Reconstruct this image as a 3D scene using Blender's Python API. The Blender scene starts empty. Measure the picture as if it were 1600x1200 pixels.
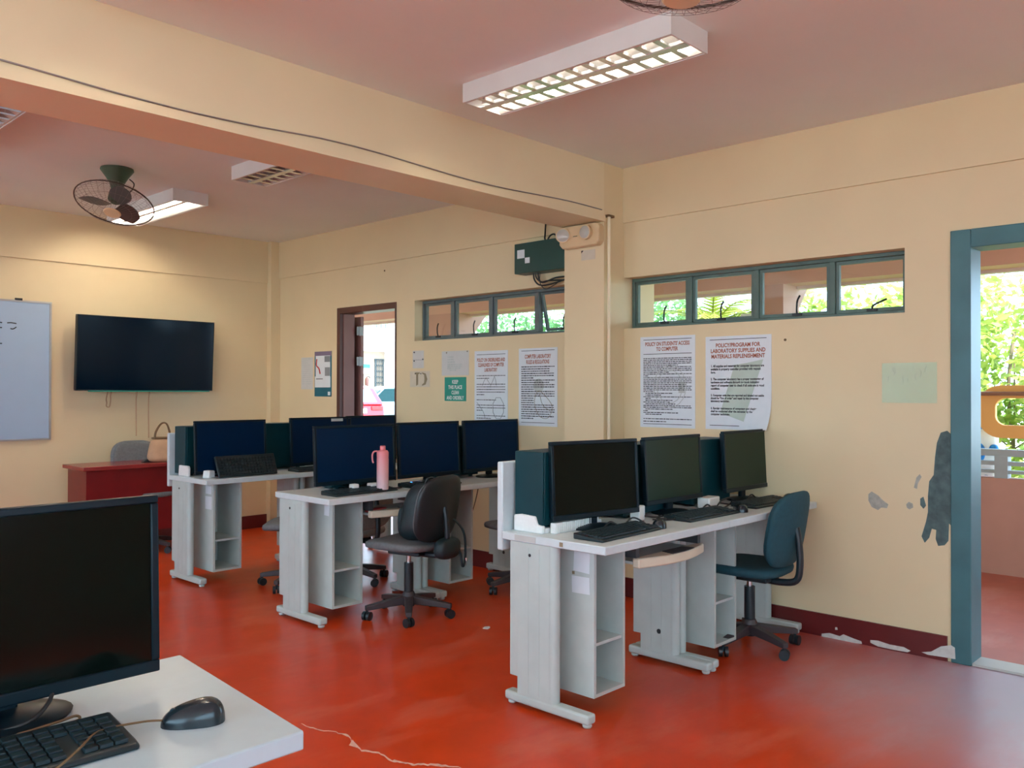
import bpy, bmesh, math, random
from mathutils import Vector, Matrix, Euler
random.seed(7)
PI = math.pi
C = bpy.context.scene.collection
scn = bpy.context.scene

# ------------------------------------------------------------------ materials
def M(name, col, rough=.6, metal=0., var=.06, scale=8., bump=0., spec=.5, coat=0.):
    m = bpy.data.materials.new(name); m.use_nodes = True
    nt = m.node_tree; b = nt.nodes['Principled BSDF']
    b.inputs['Roughness'].default_value = rough
    b.inputs['Metallic'].default_value = metal
    b.inputs['Specular IOR Level'].default_value = spec
    b.inputs['Coat Weight'].default_value = coat
    tc = nt.nodes.new('ShaderNodeTexCoord')
    nz = nt.nodes.new('ShaderNodeTexNoise'); nz.inputs['Scale'].default_value = scale
    nz.inputs['Detail'].default_value = 4
    nt.links.new(tc.outputs['Object'], nz.inputs['Vector'])
    rp = nt.nodes.new('ShaderNodeValToRGB')
    rp.color_ramp.elements[0].position = .3; rp.color_ramp.elements[1].position = .7
    rp.color_ramp.elements[0].color = tuple(c*(1-var) for c in col)+(1,)
    rp.color_ramp.elements[1].color = tuple(min(1, c*(1+var)) for c in col)+(1,)
    nt.links.new(nz.outputs['Fac'], rp.inputs['Fac'])
    nt.links.new(rp.outputs['Color'], b.inputs['Base Color'])
    if bump:
        bp = nt.nodes.new('ShaderNodeBump'); bp.inputs['Strength'].default_value = bump
        bp.inputs['Distance'].default_value = .004
        n2 = nt.nodes.new('ShaderNodeTexNoise'); n2.inputs['Scale'].default_value = scale*9
        nt.links.new(tc.outputs['Object'], n2.inputs['Vector'])
        nt.links.new(n2.outputs['Fac'], bp.inputs['Height'])
        nt.links.new(bp.outputs['Normal'], b.inputs['Normal'])
    return m

def emis(name, col, s):
    m = bpy.data.materials.new(name); m.use_nodes = True
    nt = m.node_tree; b = nt.nodes['Principled BSDF']
    b.inputs['Base Color'].default_value = (.8, .8, .8, 1)
    b.inputs['Emission Color'].default_value = tuple(col)+(1,)
    b.inputs['Emission Strength'].default_value = s
    return m

def glassmat(name, tint=(1, 1, 1), gloss=.06, rough=.02):
    m = bpy.data.materials.new(name); m.use_nodes = True
    nt = m.node_tree; nt.nodes.remove(nt.nodes['Principled BSDF'])
    out = nt.nodes['Material Output']
    t = nt.nodes.new('ShaderNodeBsdfTransparent'); t.inputs['Color'].default_value = tuple(tint)+(1,)
    g = nt.nodes.new('ShaderNodeBsdfGlossy'); g.inputs['Roughness'].default_value = rough
    mx = nt.nodes.new('ShaderNodeMixShader'); mx.inputs['Fac'].default_value = gloss
    nt.links.new(t.outputs[0], mx.inputs[1]); nt.links.new(g.outputs[0], mx.inputs[2])
    nt.links.new(mx.outputs[0], out.inputs['Surface'])
    return m

def leafmat(name, c1, c2, scale=1.2):
    m = M(name, c1, .55, var=.0)
    nt = m.node_tree; b = nt.nodes['Principled BSDF']
    rp = [n for n in nt.nodes if n.type == 'VALTORGB'][0]
    nz = [n for n in nt.nodes if n.type == 'TEX_NOISE'][0]; nz.inputs['Scale'].default_value = scale
    rp.color_ramp.elements[0].color = tuple(c1)+(1,); rp.color_ramp.elements[1].color = tuple(c2)+(1,)
    tr = nt.nodes.new('ShaderNodeBsdfTranslucent')
    nt.links.new(rp.outputs['Color'], tr.inputs['Color'])
    mx = nt.nodes.new('ShaderNodeMixShader'); mx.inputs['Fac'].default_value = .4
    nt.links.new(b.outputs[0], mx.inputs[1]); nt.links.new(tr.outputs[0], mx.inputs[2])
    nt.links.new(mx.outputs[0], nt.nodes['Material Output'].inputs['Surface'])
    return m

def floormat(name, base, worn, rough, worn_amt=.5, door=None):
    """red floor paint with scuffed, paler worn streaks"""
    m = bpy.data.materials.new(name); m.use_nodes = True
    nt = m.node_tree; b = nt.nodes['Principled BSDF']; L = nt.links.new
    tc = nt.nodes.new('ShaderNodeTexCoord')
    n1 = nt.nodes.new('ShaderNodeTexNoise'); n1.inputs['Scale'].default_value = 1.1; n1.inputs['Detail'].default_value = 8
    n1.inputs['Roughness'].default_value = .65
    mp = nt.nodes.new('ShaderNodeMapping'); mp.inputs['Scale'].default_value = (1, 2.6, 1); mp.inputs['Rotation'].default_value = (0, 0, .5)
    L(tc.outputs['Object'], mp.inputs['Vector']); L(mp.outputs['Vector'], n1.inputs['Vector'])
    r1 = nt.nodes.new('ShaderNodeValToRGB')
    r1.color_ramp.elements[0].position = .52; r1.color_ramp.elements[1].position = .78
    r1.color_ramp.elements[0].color = (0, 0, 0, 1); r1.color_ramp.elements[1].color = (worn_amt,)*3+(1,)
    L(n1.outputs['Fac'], r1.inputs['Fac'])
    b.inputs['Specular IOR Level'].default_value = .28
    n2 = nt.nodes.new('ShaderNodeTexNoise'); n2.inputs['Scale'].default_value = 5; n2.inputs['Detail'].default_value = 9
    L(tc.outputs['Object'], n2.inputs['Vector'])
    r2 = nt.nodes.new('ShaderNodeValToRGB')
    r2.color_ramp.elements[0].position = .25; r2.color_ramp.elements[1].position = .8
    r2.color_ramp.elements[0].color = tuple(c*.88 for c in base)+(1,); r2.color_ramp.elements[1].color = tuple(min(1, c*1.12) for c in base)+(1,)
    L(n2.outputs['Fac'], r2.inputs['Fac'])
    mx = nt.nodes.new('ShaderNodeMix'); mx.data_type = 'RGBA'
    L(r1.outputs['Color'], mx.inputs['Factor']); L(r2.outputs['Color'], mx.inputs['A']); mx.inputs['B'].default_value = tuple(worn)+(1,)
    out = mx.outputs['Result']
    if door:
        # floor colour turns pale blue-grey in front of the doorway
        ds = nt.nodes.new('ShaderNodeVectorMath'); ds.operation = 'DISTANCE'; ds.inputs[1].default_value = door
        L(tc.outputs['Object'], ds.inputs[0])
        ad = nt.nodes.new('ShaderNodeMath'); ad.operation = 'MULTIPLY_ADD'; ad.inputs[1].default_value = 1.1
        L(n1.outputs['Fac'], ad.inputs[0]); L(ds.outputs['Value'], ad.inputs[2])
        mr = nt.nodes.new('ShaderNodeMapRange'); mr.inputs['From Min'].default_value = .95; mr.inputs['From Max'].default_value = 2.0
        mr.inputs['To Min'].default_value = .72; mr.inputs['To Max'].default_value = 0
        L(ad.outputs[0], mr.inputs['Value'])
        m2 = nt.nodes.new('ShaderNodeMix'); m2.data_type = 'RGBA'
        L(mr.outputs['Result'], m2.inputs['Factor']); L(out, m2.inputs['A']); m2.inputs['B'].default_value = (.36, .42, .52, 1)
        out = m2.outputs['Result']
    L(out, b.inputs['Base Color'])
    rr = nt.nodes.new('ShaderNodeMapRange'); rr.inputs['To Min'].default_value = rough-.06; rr.inputs['To Max'].default_value = rough+.14
    L(n1.outputs['Fac'], rr.inputs['Value']); L(rr.outputs['Result'], b.inputs['Roughness'])
    bp = nt.nodes.new('ShaderNodeBump'); bp.inputs['Strength'].default_value = .12; bp.inputs['Distance'].default_value = .004
    L(n2.outputs['Fac'], bp.inputs['Height']); L(bp.outputs['Normal'], b.inputs['Normal'])
    return m

def wallmat(name, col):
    """cream wall paint, slightly mottled and bumpy"""
    return M(name, col, .55, var=.035, scale=1.6, bump=.12, spec=.35)

m_wall = wallmat('cream_wall_paint', (.78, .62, .385))
m_wall_in = wallmat('cream_beam_paint', (.82, .68, .46))
m_ceil = M('ceiling_paint', (.83, .85, .83), .7, var=.03, scale=1.2, bump=.1)
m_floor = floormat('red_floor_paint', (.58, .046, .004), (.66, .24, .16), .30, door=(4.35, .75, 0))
m_cfloor = floormat('corridor_floor_paint', (.42, .10, .07), (.62, .36, .30), .35)
m_base = M('dark_red_skirting', (.13, .012, .012), .4, var=.12, scale=5)
m_peel = M('peeled_plaster', (.62, .60, .56), .8, var=.1, scale=40)
m_peel_dark = M('bare_dark_plaster', (.075, .12, .12), .7, var=.3, scale=30)
m_peel_grey = M('scraped_grey_plaster', (.42, .40, .34), .8, var=.15, scale=40)
m_desk = M('grey_laminate', (.62, .70, .72), .35, var=.03, scale=30)
m_desk_fg = M('pale_blue_grey_laminate', (.50, .60, .645), .35, var=.02, scale=30)
m_edge = M('desk_edge_band', (.60, .60, .58), .45, var=.03, scale=20)
m_metal = M('painted_steel_leg', (.50, .58, .56), .4, var=.04, scale=10)
m_board = M('cabinet_board', (.52, .57, .54), .5, var=.04, scale=14)
m_beige = M('beige_plastic', (.76, .66, .50), .4, var=.03)
m_dkplast = M('dark_tray_plastic', (.05, .055, .06), .4)
m_black = M('black_plastic', (.003, .012, .019), .36, var=.12, scale=20, spec=.22)
m_tower = M('tower_sheet_metal', (.002, .038, .050), .42, var=.08, scale=10, spec=.25)
m_screen = M('monitor_screen', (.002, .005, .004), .12, var=.05, scale=3, spec=.14)
m_screen_matte = M('matte_monitor_screen', (.000, .014, .048), .36, var=.06, scale=3, spec=.12)
m_screen_haze = M('haze_tinted_matte_screen', (.010, .030, .016), .34, var=.06, scale=3, spec=.2)  # same matte screen with green haze mixed into its colour
m_tvscreen = M('television_screen', (.001, .007, .018), .14, var=.05, scale=3, spec=.25)
m_key = M('keyboard_plastic', (.005, .017, .022), .42, var=.1, scale=30)
m_keycap = M('keycaps', (.008, .022, .029), .35, var=.1, scale=60)
m_mouse = M('mouse_shell', (.012, .02, .026), .22, var=.08)
m_foam = M('white_foam', (.85, .85, .83), .8, var=.03, scale=60, bump=.2)
m_white = M('white_plastic', (.80, .80, .78), .4, var=.02)
m_cable = M('black_cable', (.015, .016, .018), .5)
m_brcable = M('brown_cable', (.16, .09, .04), .5)
m_seat = M('grey_seat_fabric', (.16, .17, .18), .85, var=.12, scale=60, bump=.3)
m_chair3 = M('beige_grey_seat_fabric', (.40, .36, .32), .85, var=.1, scale=60, bump=.3)
m_chblk = M('black_chair_plastic', (.012, .022, .028), .38, var=.1)
m_chbase = M('dark_chair_base', (.05, .04, .045), .45, var=.12)
m_chblue = M('dark_teal_chair_fabric', (.012, .07, .095), .8, var=.12, scale=50, bump=.2)
m_chrome = M('chrome', (.7, .7, .72), .2, 1.)
m_bag = M('dark_backpack_nylon', (.010, .024, .03), .5, var=.25, scale=18, bump=.4)
m_tan = M('tan_leather', (.58, .35, .20), .5, var=.1, scale=12)
m_tan2 = M('brown_leather_trim', (.16, .085, .03), .5, var=.1)
m_redwood = M('red_desk_panel', (.20, .006, .008), .35, var=.14, scale=6)
m_redtop = M('red_desk_top', (.30, .03, .03), .25, var=.08, scale=6)
m_wb = M('whiteboard', (.38, .50, .66), .3, var=.01)
m_alu = M('aluminium', (.55, .55, .56), .35, .8)
m_alu2 = M('dull_steel', (.30, .30, .31), .5, .6)
m_frame = M('green_grey_window_frame', (.10, .155, .13), .45, var=.15, scale=10)
m_frame2 = M('weathered_grey_window_frame', (.12, .15, .15), .5, var=.15, scale=10)
m_dframe = M('green_grey_door_frame', (.05, .15, .17), .4, var=.12, scale=6)
m_dbrown = M('brown_door_paint', (.24, .10, .085), .45, var=.08, scale=4)
m_dbrown2 = M('dark_brown_door_frame', (.10, .035, .025), .45, var=.08, scale=4)
m_pane = glassmat('window_glass', (.96, .99, .97), .05)
m_lens = M('lamp_lens', (.50, .48, .43), .12, var=.05, scale=30)
m_elbody = M('yellowed_plastic', (.72, .52, .30), .4, var=.03)
m_paper = M('white_paper', (.74, .77, .80), .6, var=.02, scale=20)
m_paper2 = M('thin_grey_paper', (.62, .60, .58), .6, var=.02, scale=20)
m_sticker = M('cream_sticker', (.66, .57, .45), .5, var=.04, scale=20)
m_ink = M('black_ink', (.03, .03, .035), .7)
m_gink = M('grey_ink', (.24, .25, .26), .7)
m_pinkwm = M('pale_grey_print', (.52, .54, .52), .7)
m_grwm = M('pale_green_print', (.52, .60, .52), .7)
m_orange_ink = M('rust_ink', (.36, .075, .02), .6)
m_green = M('green_sign_card', (.02, .30, .22), .45, var=.03)
m_teal = M('teal_print', (.01, .13, .18), .5)
m_purple = M('mauve_print', (.22, .16, .24), .5)
m_redink = M('red_print', (.5, .05, .05), .5)
m_tape = M('brown_tape', (.26, .20, .12), .5, var=.1)
m_dkgreen = M('dark_green_cabinet', (.008, .060, .05), .4, var=.06)
m_fixture = M('white_enamel', (.74, .74, .74), .35, var=.02)
m_louvre = M('aluminium_louvre', (.72, .72, .74), .22, .85)
m_troughdark = M('unlit_trough', (.60, .55, .50), .4)
m_fan = M('dark_green_fan_metal', (.055, .095, .06), .45, var=.1)
m_fanblade = M('dark_fan_blade', (.075, .075, .07), .4)
m_wire = M('fan_wire', (.26, .22, .22), .4, .5)
m_wiredark = M('dark_fan_wire', (.05, .03, .02), .5)
m_bottle = None
m_pinkwall = M('pink_exterior_paint', (.66, .36, .29), .7, var=.06, scale=2)
m_pinkcol = M('rose_column_paint', (.52, .27, .23), .7, var=.1, scale=2)
m_palepink = M('pale_pink_paint', (.72, .58, .55), .7, var=.04, scale=2)
m_cceil = M('corridor_ceiling_paint', (.80, .74, .70), .8)
m_rail = M('grey_rail_paint', (.42, .46, .52), .5, var=.06)
m_pipe = M('brown_handrail', (.33, .16, .11), .4)
m_ring = M('orange_sign_letter', (.98, .50, .16), .45, var=.03)
m_grass = M('grass', (.20, .30, .07), .9, var=.3, scale=3)
m_asphalt = M('concrete_ground', (.55, .53, .50), .8, var=.08, scale=2)
m_bark = M('bark', (.26, .20, .14), .9, var=.2)
m_lf1 = leafmat('yellow_green_leaves', (.16, .30, .03), (.58, .62, .16))
m_lf2 = leafmat('green_leaves', (.04, .18, .06), (.28, .46, .16))
m_lf3 = leafmat('palm_leaves', (.10, .16, .01), (.36, .36, .04))
m_bwhite = M('white_building_paint', (.85, .85, .83), .8)
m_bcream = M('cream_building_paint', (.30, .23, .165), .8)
m_grille = M('dark_window_grille', (.03, .045, .05), .5)
m_carred = M('red_car_paint', (.62, .02, .03), .25, coat=.6, var=.02)
m_carsil = M('silver_car_paint', (.17, .25, .27), .3, coat=.5, var=.02)
m_carglass = M('car_glass', (.010, .034, .038), .25, spec=.1)
m_cargl2 = M('pale_car_glass', (.45, .60, .62), .08)
m_tyre = M('tyre', (.02, .02, .02), .8)
m_taill = M('tail_lamp', (.6, .02, .02), .2)
m_blue = M('blue_cloth', (.02, .22, .62), .7, var=.3, scale=12)
m_wcloth = M('white_cloth', (.82, .80, .80), .8, var=.05)
m_sleeve = glassmat('clear_plastic_sleeve', (.90, .96, .92), .05, .3)
m_tube_on = emis('lit_fluorescent_tube', (1., .88, .70), 62.)
m_tube_off = M('unlit_fluorescent_tube', (.75, .75, .72), .3)
m_led = emis('blue_led', (.02, .2, 1.), 8.)

# pink bottle: paint that fades from coral at the shoulder to pale pink at the foot
def bottlemat():
    m = bpy.data.materials.new('ombre_pink_bottle'); m.use_nodes = True
    nt = m.node_tree; b = nt.nodes['Principled BSDF']; b.inputs['Roughness'].default_value = .4
    tc = nt.nodes.new('ShaderNodeTexCoord'); sp = nt.nodes.new('ShaderNodeSeparateXYZ')
    nt.links.new(tc.outputs['Object'], sp.inputs[0])
    rp = nt.nodes.new('ShaderNodeValToRGB')
    rp.color_ramp.elements[0].position = .03; rp.color_ramp.elements[0].color = (.74, .50, .52, 1)
    rp.color_ramp.elements[1].position = .24; rp.color_ramp.elements[1].color = (.85, .25, .27, 1)
    nt.links.new(sp.outputs['Z'], rp.inputs['Fac']); nt.links.new(rp.outputs['Color'], b.inputs['Base Color'])
    return m
m_bottle = bottlemat()

# ------------------------------------------------------------------ mesh builder
class MB:
    def __init__(s): s.bm = bmesh.new()
    def face(s, pts):
        return s.bm.faces.new([s.bm.verts.new(p) for p in pts])
    def box(s, x0, x1, y0, y1, z0, z1, T=None):
        v = [s.bm.verts.new(p) for p in ((x0,y0,z0),(x1,y0,z0),(x1,y1,z0),(x0,y1,z0),(x0,y0,z1),(x1,y0,z1),(x1,y1,z1),(x0,y1,z1))]
        for f in ((3,2,1,0),(4,5,6,7),(0,1,5,4),(1,2,6,5),(2,3,7,6),(3,0,4,7)): s.bm.faces.new([v[i] for i in f])
        if T is not None:
            for q in v: q.co = T @ q.co
        return s
    def prism(s, poly, a, b, axis='z', T=None):
        """poly of 2D points extruded along axis from a to b"""
        def p3(u, w, t): return {'z': (u, w, t), 'y': (u, t, w), 'x': (t, u, w)}[axis]
        A = [s.bm.verts.new(p3(u, w, a)) for u, w in poly]; B = [s.bm.verts.new(p3(u, w, b)) for u, w in poly]
        n = len(poly)
        s.bm.faces.new(A); s.bm.faces.new(B)
        for i in range(n): s.bm.faces.new((A[i], A[(i+1) % n], B[(i+1) % n], B[i]))
        if T is not None:
            for q in A+B: q.co = T @ q.co
        return s
    def cyl(s, p0, p1, r0, r1=None, n=16, caps=True):
        r1 = r0 if r1 is None else r1
        p0 = Vector(p0); p1 = Vector(p1); d = (p1-p0).normalized()
        u = d.orthogonal().normalized(); w = d.cross(u)
        A = []; B = []
        for i in range(n):
            a = 2*PI*i/n; k = u*math.cos(a)+w*math.sin(a)
            A.append(s.bm.verts.new(p0+k*r0)); B.append(s.bm.verts.new(p1+k*r1))
        for i in range(n): s.bm.faces.new((A[i], A[(i+1) % n], B[(i+1) % n], B[i]))
        if caps: s.bm.faces.new(A); s.bm.faces.new(B)
        return s
    def tube(s, pts, r, n=8, smooth=4, closed=False):
        P = [Vector(p) for p in pts]
        if smooth > 1 and len(P) > 2:
            Q = []; N = len(P)
            rng = range(N if closed else N-1)
            for i in rng:
                if closed: a, b, c, d = P[i-1], P[i], P[(i+1) % N], P[(i+2) % N]
                else: a, b, c, d = P[max(i-1, 0)], P[i], P[i+1], P[min(i+2, N-1)]
                for k in range(smooth):
                    t = k/smooth
                    Q.append(.5*((2*b)+(c-a)*t+(2*a-5*b+4*c-d)*t*t+(3*b-a-3*c+d)*t**3))
            if not closed: Q.append(P[-1])
            P = Q
        rings = []; u = None; N = len(P)
        for i, p in enumerate(P):
            if closed: d = (P[(i+1) % N]-P[i-1])
            else: d = (P[min(i+1, N-1)]-P[max(i-1, 0)])
            if d.length < 1e-9: d = Vector((0, 0, 1))
            d.normalize()
            if u is None: u = d.orthogonal().normalized()
            else:
                u = u-d*u.dot(d)
                u = u.normalized() if u.length > 1e-6 else d.orthogonal().normalized()
            w = d.cross(u)
            rings.append([s.bm.verts.new(p+(u*math.cos(2*PI*k/n)+w*math.sin(2*PI*k/n))*r) for k in range(n)])
        R = rings+([rings[0]] if closed else [])
        for A, B in zip(R, R[1:]):
            for k in range(n): s.bm.faces.new((A[k], A[(k+1) % n], B[(k+1) % n], B[k]))
        if not closed: s.bm.faces.new(rings[0]); s.bm.faces.new(rings[-1])
        return s
    def lathe(s, prof, n=24, T=None):
        """profile of (r,z) round z"""
        rings = []; new = []
        for r, z in prof:
            if r < 1e-6: v = s.bm.verts.new((0, 0, z)); rings.append([v]*n); new.append(v)
            else:
                k = [s.bm.verts.new((r*math.cos(2*PI*i/n), r*math.sin(2*PI*i/n), z)) for i in range(n)]
                rings.append(k); new += k
        for A, B in zip(rings, rings[1:]):
            for i in range(n):
                q = []
                for v in (A[i], A[(i+1) % n], B[(i+1) % n], B[i]):
                    if v not in q: q.append(v)
                if len(q) > 2: s.bm.faces.new(q)
        for A in (rings[0], rings[-1]):
            if A[0] is not A[1]: s.bm.faces.new(A)
        if T is not None:
            for v in new: v.co = T @ v.co
        return s
    def sup(s, c, rx, ry, rz, e=.5, nu=24, nv=14, T=None, f=None):
        """superellipsoid; f optionally warps points"""
        def pw(a, p): return math.copysign(abs(a)**p, a)
        rings = []; new = []
        for j in range(nv+1):
            ph = -PI/2+PI*j/nv; row = []
            if j in (0, nv):
                v = s.bm.verts.new((0, 0, rz*math.copysign(1, ph))); row = [v]*nu; new.append(v)
            else:
                for i in range(nu):
                    th = 2*PI*i/nu
                    v = s.bm.verts.new((rx*pw(math.cos(ph), e)*pw(math.cos(th), e), ry*pw(math.cos(ph), e)*pw(math.sin(th), e), rz*pw(math.sin(ph), e)))
                    row.append(v); new.append(v)
            rings.append(row)
        for A, B in zip(rings, rings[1:]):
            for i in range(nu):
                q = []
                for v in (A[i], A[(i+1) % nu], B[(i+1) % nu], B[i]):
                    if v not in q: q.append(v)
                if len(q) > 2: s.bm.faces.new(q)
        for v in new:
            if f: v.co = f(v.co)
            v.co = v.co+Vector(c)
            if T is not None: v.co = T @ v.co
        return s
    def ico(s, c, r, sub=1, sx=1, sy=1, sz=1):
        g = bmesh.ops.create_icosphere(s.bm, subdivisions=sub, radius=r)
        for v in g['verts']: v.co = Vector((v.co.x*sx, v.co.y*sy, v.co.z*sz))+Vector(c)
        return s
    def build(s, name, mat, parent=None, bevel=0., seg=2, smooth=True, loc=None, rot=None, angle=35):
        bmesh.ops.recalc_face_normals(s.bm, faces=s.bm.faces[:])
        me = bpy.data.meshes.new(name); s.bm.to_mesh(me); s.bm.free()
        o = bpy.data.objects.new(name, me); C.objects.link(o)
        me.materials.append(mat)
        if smooth:
            for p in me.polygons: p.use_smooth = True
            try: me.set_sharp_from_angle(angle=math.radians(angle))
            except Exception: pass
        if bevel:
            b = o.modifiers.new('bevel', 'BEVEL'); b.width = bevel; b.segments = seg; b.limit_method = 'ANGLE'
            b.angle_limit = math.radians(40); b.harden_normals = False
        if parent is not None: o.parent = parent
        if loc is not None: o.location = loc
        if rot is not None: o.rotation_euler = rot
        return o

def tag(o, label=None, cat=None, group=None, kind=None):
    if label: o['label'] = label
    if cat: o['category'] = cat
    if group: o['group'] = group
    if kind: o['kind'] = kind
    return o
def thing(name, label, cat, loc=(0, 0, 0), rz=0, group=None):
    o = bpy.data.objects.new(name, None); C.objects.link(o)
    o.location = loc; o.rotation_euler = (0, 0, rz); o.empty_display_size = .05
    return tag(o, label, cat, group)
def struct(o): o['kind'] = 'structure'; return o
def copy_tree(o, parent=None):
    c = o.copy(); C.objects.link(c)
    if parent is not None: c.parent = parent
    for ch in list(o.children): copy_tree(ch, c)
    return c
def place(o, loc, rz=0, label=None, group=None):
    o.location = loc; o.rotation_euler = (0, 0, rz)
    if label: o['label'] = label
    if group: o['group'] = group
    return o

# text as a flat mesh. plane 'x-': on a wall whose face looks to -X ; 'z+': lying flat
WALLX = Matrix(((0, 0, -1), (-1, 0, 0), (0, 1, 0))).to_4x4()     # text x -> -Y, text y -> +Z, normal -> -X
WALLY = Matrix(((1, 0, 0), (0, 0, -1), (0, 1, 0))).to_4x4()      # text x -> +X, y -> +Z, normal -> -Y
def text(name, body, mat, parent, origin, w=None, h=None, M3=WALLX, align='CENTER', bold=0., size=.1, lead=1.0):
    cu = bpy.data.curves.new(name, 'FONT'); cu.body = body; cu.size = size; cu.align_x = align; cu.align_y = 'TOP'
    cu.offset = bold; cu.space_line = lead; cu.resolution_u = 2
    ob = bpy.data.objects.new('tmp', cu); C.objects.link(ob)
    dg = bpy.context.evaluated_depsgraph_get(); dg.update()
    me = bpy.data.meshes.new_from_object(ob.evaluated_get(dg))
    bpy.data.objects.remove(ob)
    xs = [v.co.x for v in me.vertices]; ys = [v.co.y for v in me.vertices]
    x0, x1, y0, y1 = min(xs), max(xs), min(ys), max(ys)
    sx = w/(x1-x0) if w else None; sy = h/(y1-y0) if h else None
    if sx is None: sx = sy
    if sy is None: sy = sx
    for v in me.vertices:
        if align == 'CENTER': X = (v.co.x-(x0+x1)/2)*sx
        else: X = (v.co.x-x0)*sx
        v.co = (M3 @ Vector((X, (v.co.y-y1)*sy, 0)))
    me.materials.clear(); me.materials.append(mat); me.name = name
    o = bpy.data.objects.new(name, me); C.objects.link(o); o.parent = parent; o.location = origin
    return o

# ------------------------------------------------------------------ setting
XW, YB, ZC = 4.65, 7.64, 2.82
XL, YR = -3.2, -2.8
def sbox(name, mat, boxes, bevel=0., parent=None):
    b = MB()
    for q in boxes: b.box(*q)
    o = b.build(name, mat, parent, bevel=bevel, smooth=False)
    if parent is None: struct(o)
    return o
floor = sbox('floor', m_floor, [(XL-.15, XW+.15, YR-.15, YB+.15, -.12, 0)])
ceiling = sbox('ceiling', m_ceil, [(XL-.15, XW+.15, YR-.15, YB+.15, ZC, ZC+.15)])
D1 = (.40, 1.31); W1 = (1.585, 3.37); W2 = (3.70, 5.505); D2 = (5.74, 6.585); WZ = (1.762, 2.098); DZ = 2.105
wr = [(XW, XW+.15, YR, D1[0], 0, ZC), (XW, XW+.15, D1[0], D1[1], DZ, ZC), (XW, XW+.15, D1[1], W1[0], 0, ZC),
      (XW, XW+.15, W1[0], W1[1], 0, WZ[0]), (XW, XW+.15, W1[0], W1[1], WZ[1], ZC), (XW, XW+.15, W1[1], W2[0], 0, ZC),
      (XW, XW+.15, W2[0], W2[1], 0, WZ[0]), (XW, XW+.15, W2[0], W2[1], WZ[1], ZC), (XW, XW+.15, W2[1], D2[0], 0, ZC),
      (XW, XW+.15, D2[0], D2[1], DZ, ZC), (XW, XW+.15, D2[1], YB, 0, ZC)]
wall_right = sbox('wall_right', m_wall, wr)
wall_back = sbox('wall_back', m_wall, [(XL-.15, XW+.15, YB, YB+.15, 0, ZC)])
# unseen sides: the wall behind the camera and the window wall on the left
FW = (-2.6, 1.9)
wall_front = sbox('wall_front', m_wall, [(XL-.15, FW[0], YR-.15, YR, 0, ZC), (FW[1], XW+.15, YR-.15, YR, 0, ZC), (FW[0], FW[1], YR-.15, YR, 0, .9), (FW[0], FW[1], YR-.15, YR, 2.5, ZC)])
w5 = struct(bpy.data.objects.new('window_5', None)); C.objects.link(w5)  # unseen rear window, added to bring cool daylight onto the near desk
f = MB(); f.box(FW[0], FW[1], YR-.1, YR-.05, .9, .94).box(FW[0], FW[1], YR-.1, YR-.05, 2.46, 2.5)
for k in range(6):
    x = min(max(FW[0]+(FW[1]-FW[0])*k/5, FW[0]+.02), FW[1]-.02); f.box(x-.02, x+.02, YR-.1, YR-.05, .94, 2.46)
f.build('frame', m_frame, w5, smooth=False)
MB().box(FW[0], FW[1], YR-.078, YR-.074, .92, 2.48).build('pane', m_pane, w5, smooth=False)
LW = ((-2.2, 2.9), (3.9, 7.2))
wall_left = sbox('wall_left', m_wall, [(XL-.15, XL, YR, LW[0][0], 0, ZC), (XL-.15, XL, LW[0][1], LW[1][0], 0, ZC), (XL-.15, XL, LW[1][1], YB, 0, ZC)] +
     [(XL-.15, XL, a, b, 0, .8) for a, b in LW]+[(XL-.15, XL, a, b, 2.6, ZC) for a, b in LW])
# perimeter beams standing a little proud of the walls
sbox('trim_1', m_wall, [(XW-.016, XW, YR, 3.37, 2.46, ZC), (XW-.016, XW, 3.70, YB-.016, 2.46, ZC)])
sbox('trim_2', m_wall, [(XL, XW-.104, YB-.016, YB, 2.41, ZC)])
# the beam across the room, with a proud lower band
beam = sbox('trim_3', m_wall_in, [(XL, 4.43, 3.37, 3.70, 2.44, ZC), (XL, 4.43, 3.357, 3.37, 2.44, 2.478)])
# columns
sbox('trim_4', m_wall, [(4.43, XW, 3.37, 3.70, 0, ZC), (XW+.15, 5.0, 3.37, 3.70, 0, ZC-.1)])
sbox('trim_5', m_wall, [(4.546, XW, 7.565, YB, 0, ZC)])
sbox('baseboard_right', m_base, [(XW-.012, XW, D1[1]+.07, 3.37, 0, .125), (XW-.012, XW, 3.70, D2[0], 0, .125), (XW-.012, XW, D2[1], 7.565, 0, .125), (XW-.012, XW, YR, D1[0], 0, .125)])
sbox('baseboard_back', m_base, [(XL, 4.546, YB-.012, YB, 0, .125)])
sbox('baseboard_column', m_base, [(4.418, 4.43, 3.37, 3.70, 0, .125), (4.418, XW, 3.358, 3.37, 0, .125)])

# peeled patches on the wall beside the door: irregular flakes of missing paint
def blob(mb, pts, x):
    mb.prism([(y, z) for y, z in pts], x-.0015, x+.001, 'x')
def px_wall(u, v):
    """photo survey of the right wall: point (Y, Z) seen at u, v"""
    return (PW(u, v))
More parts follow.
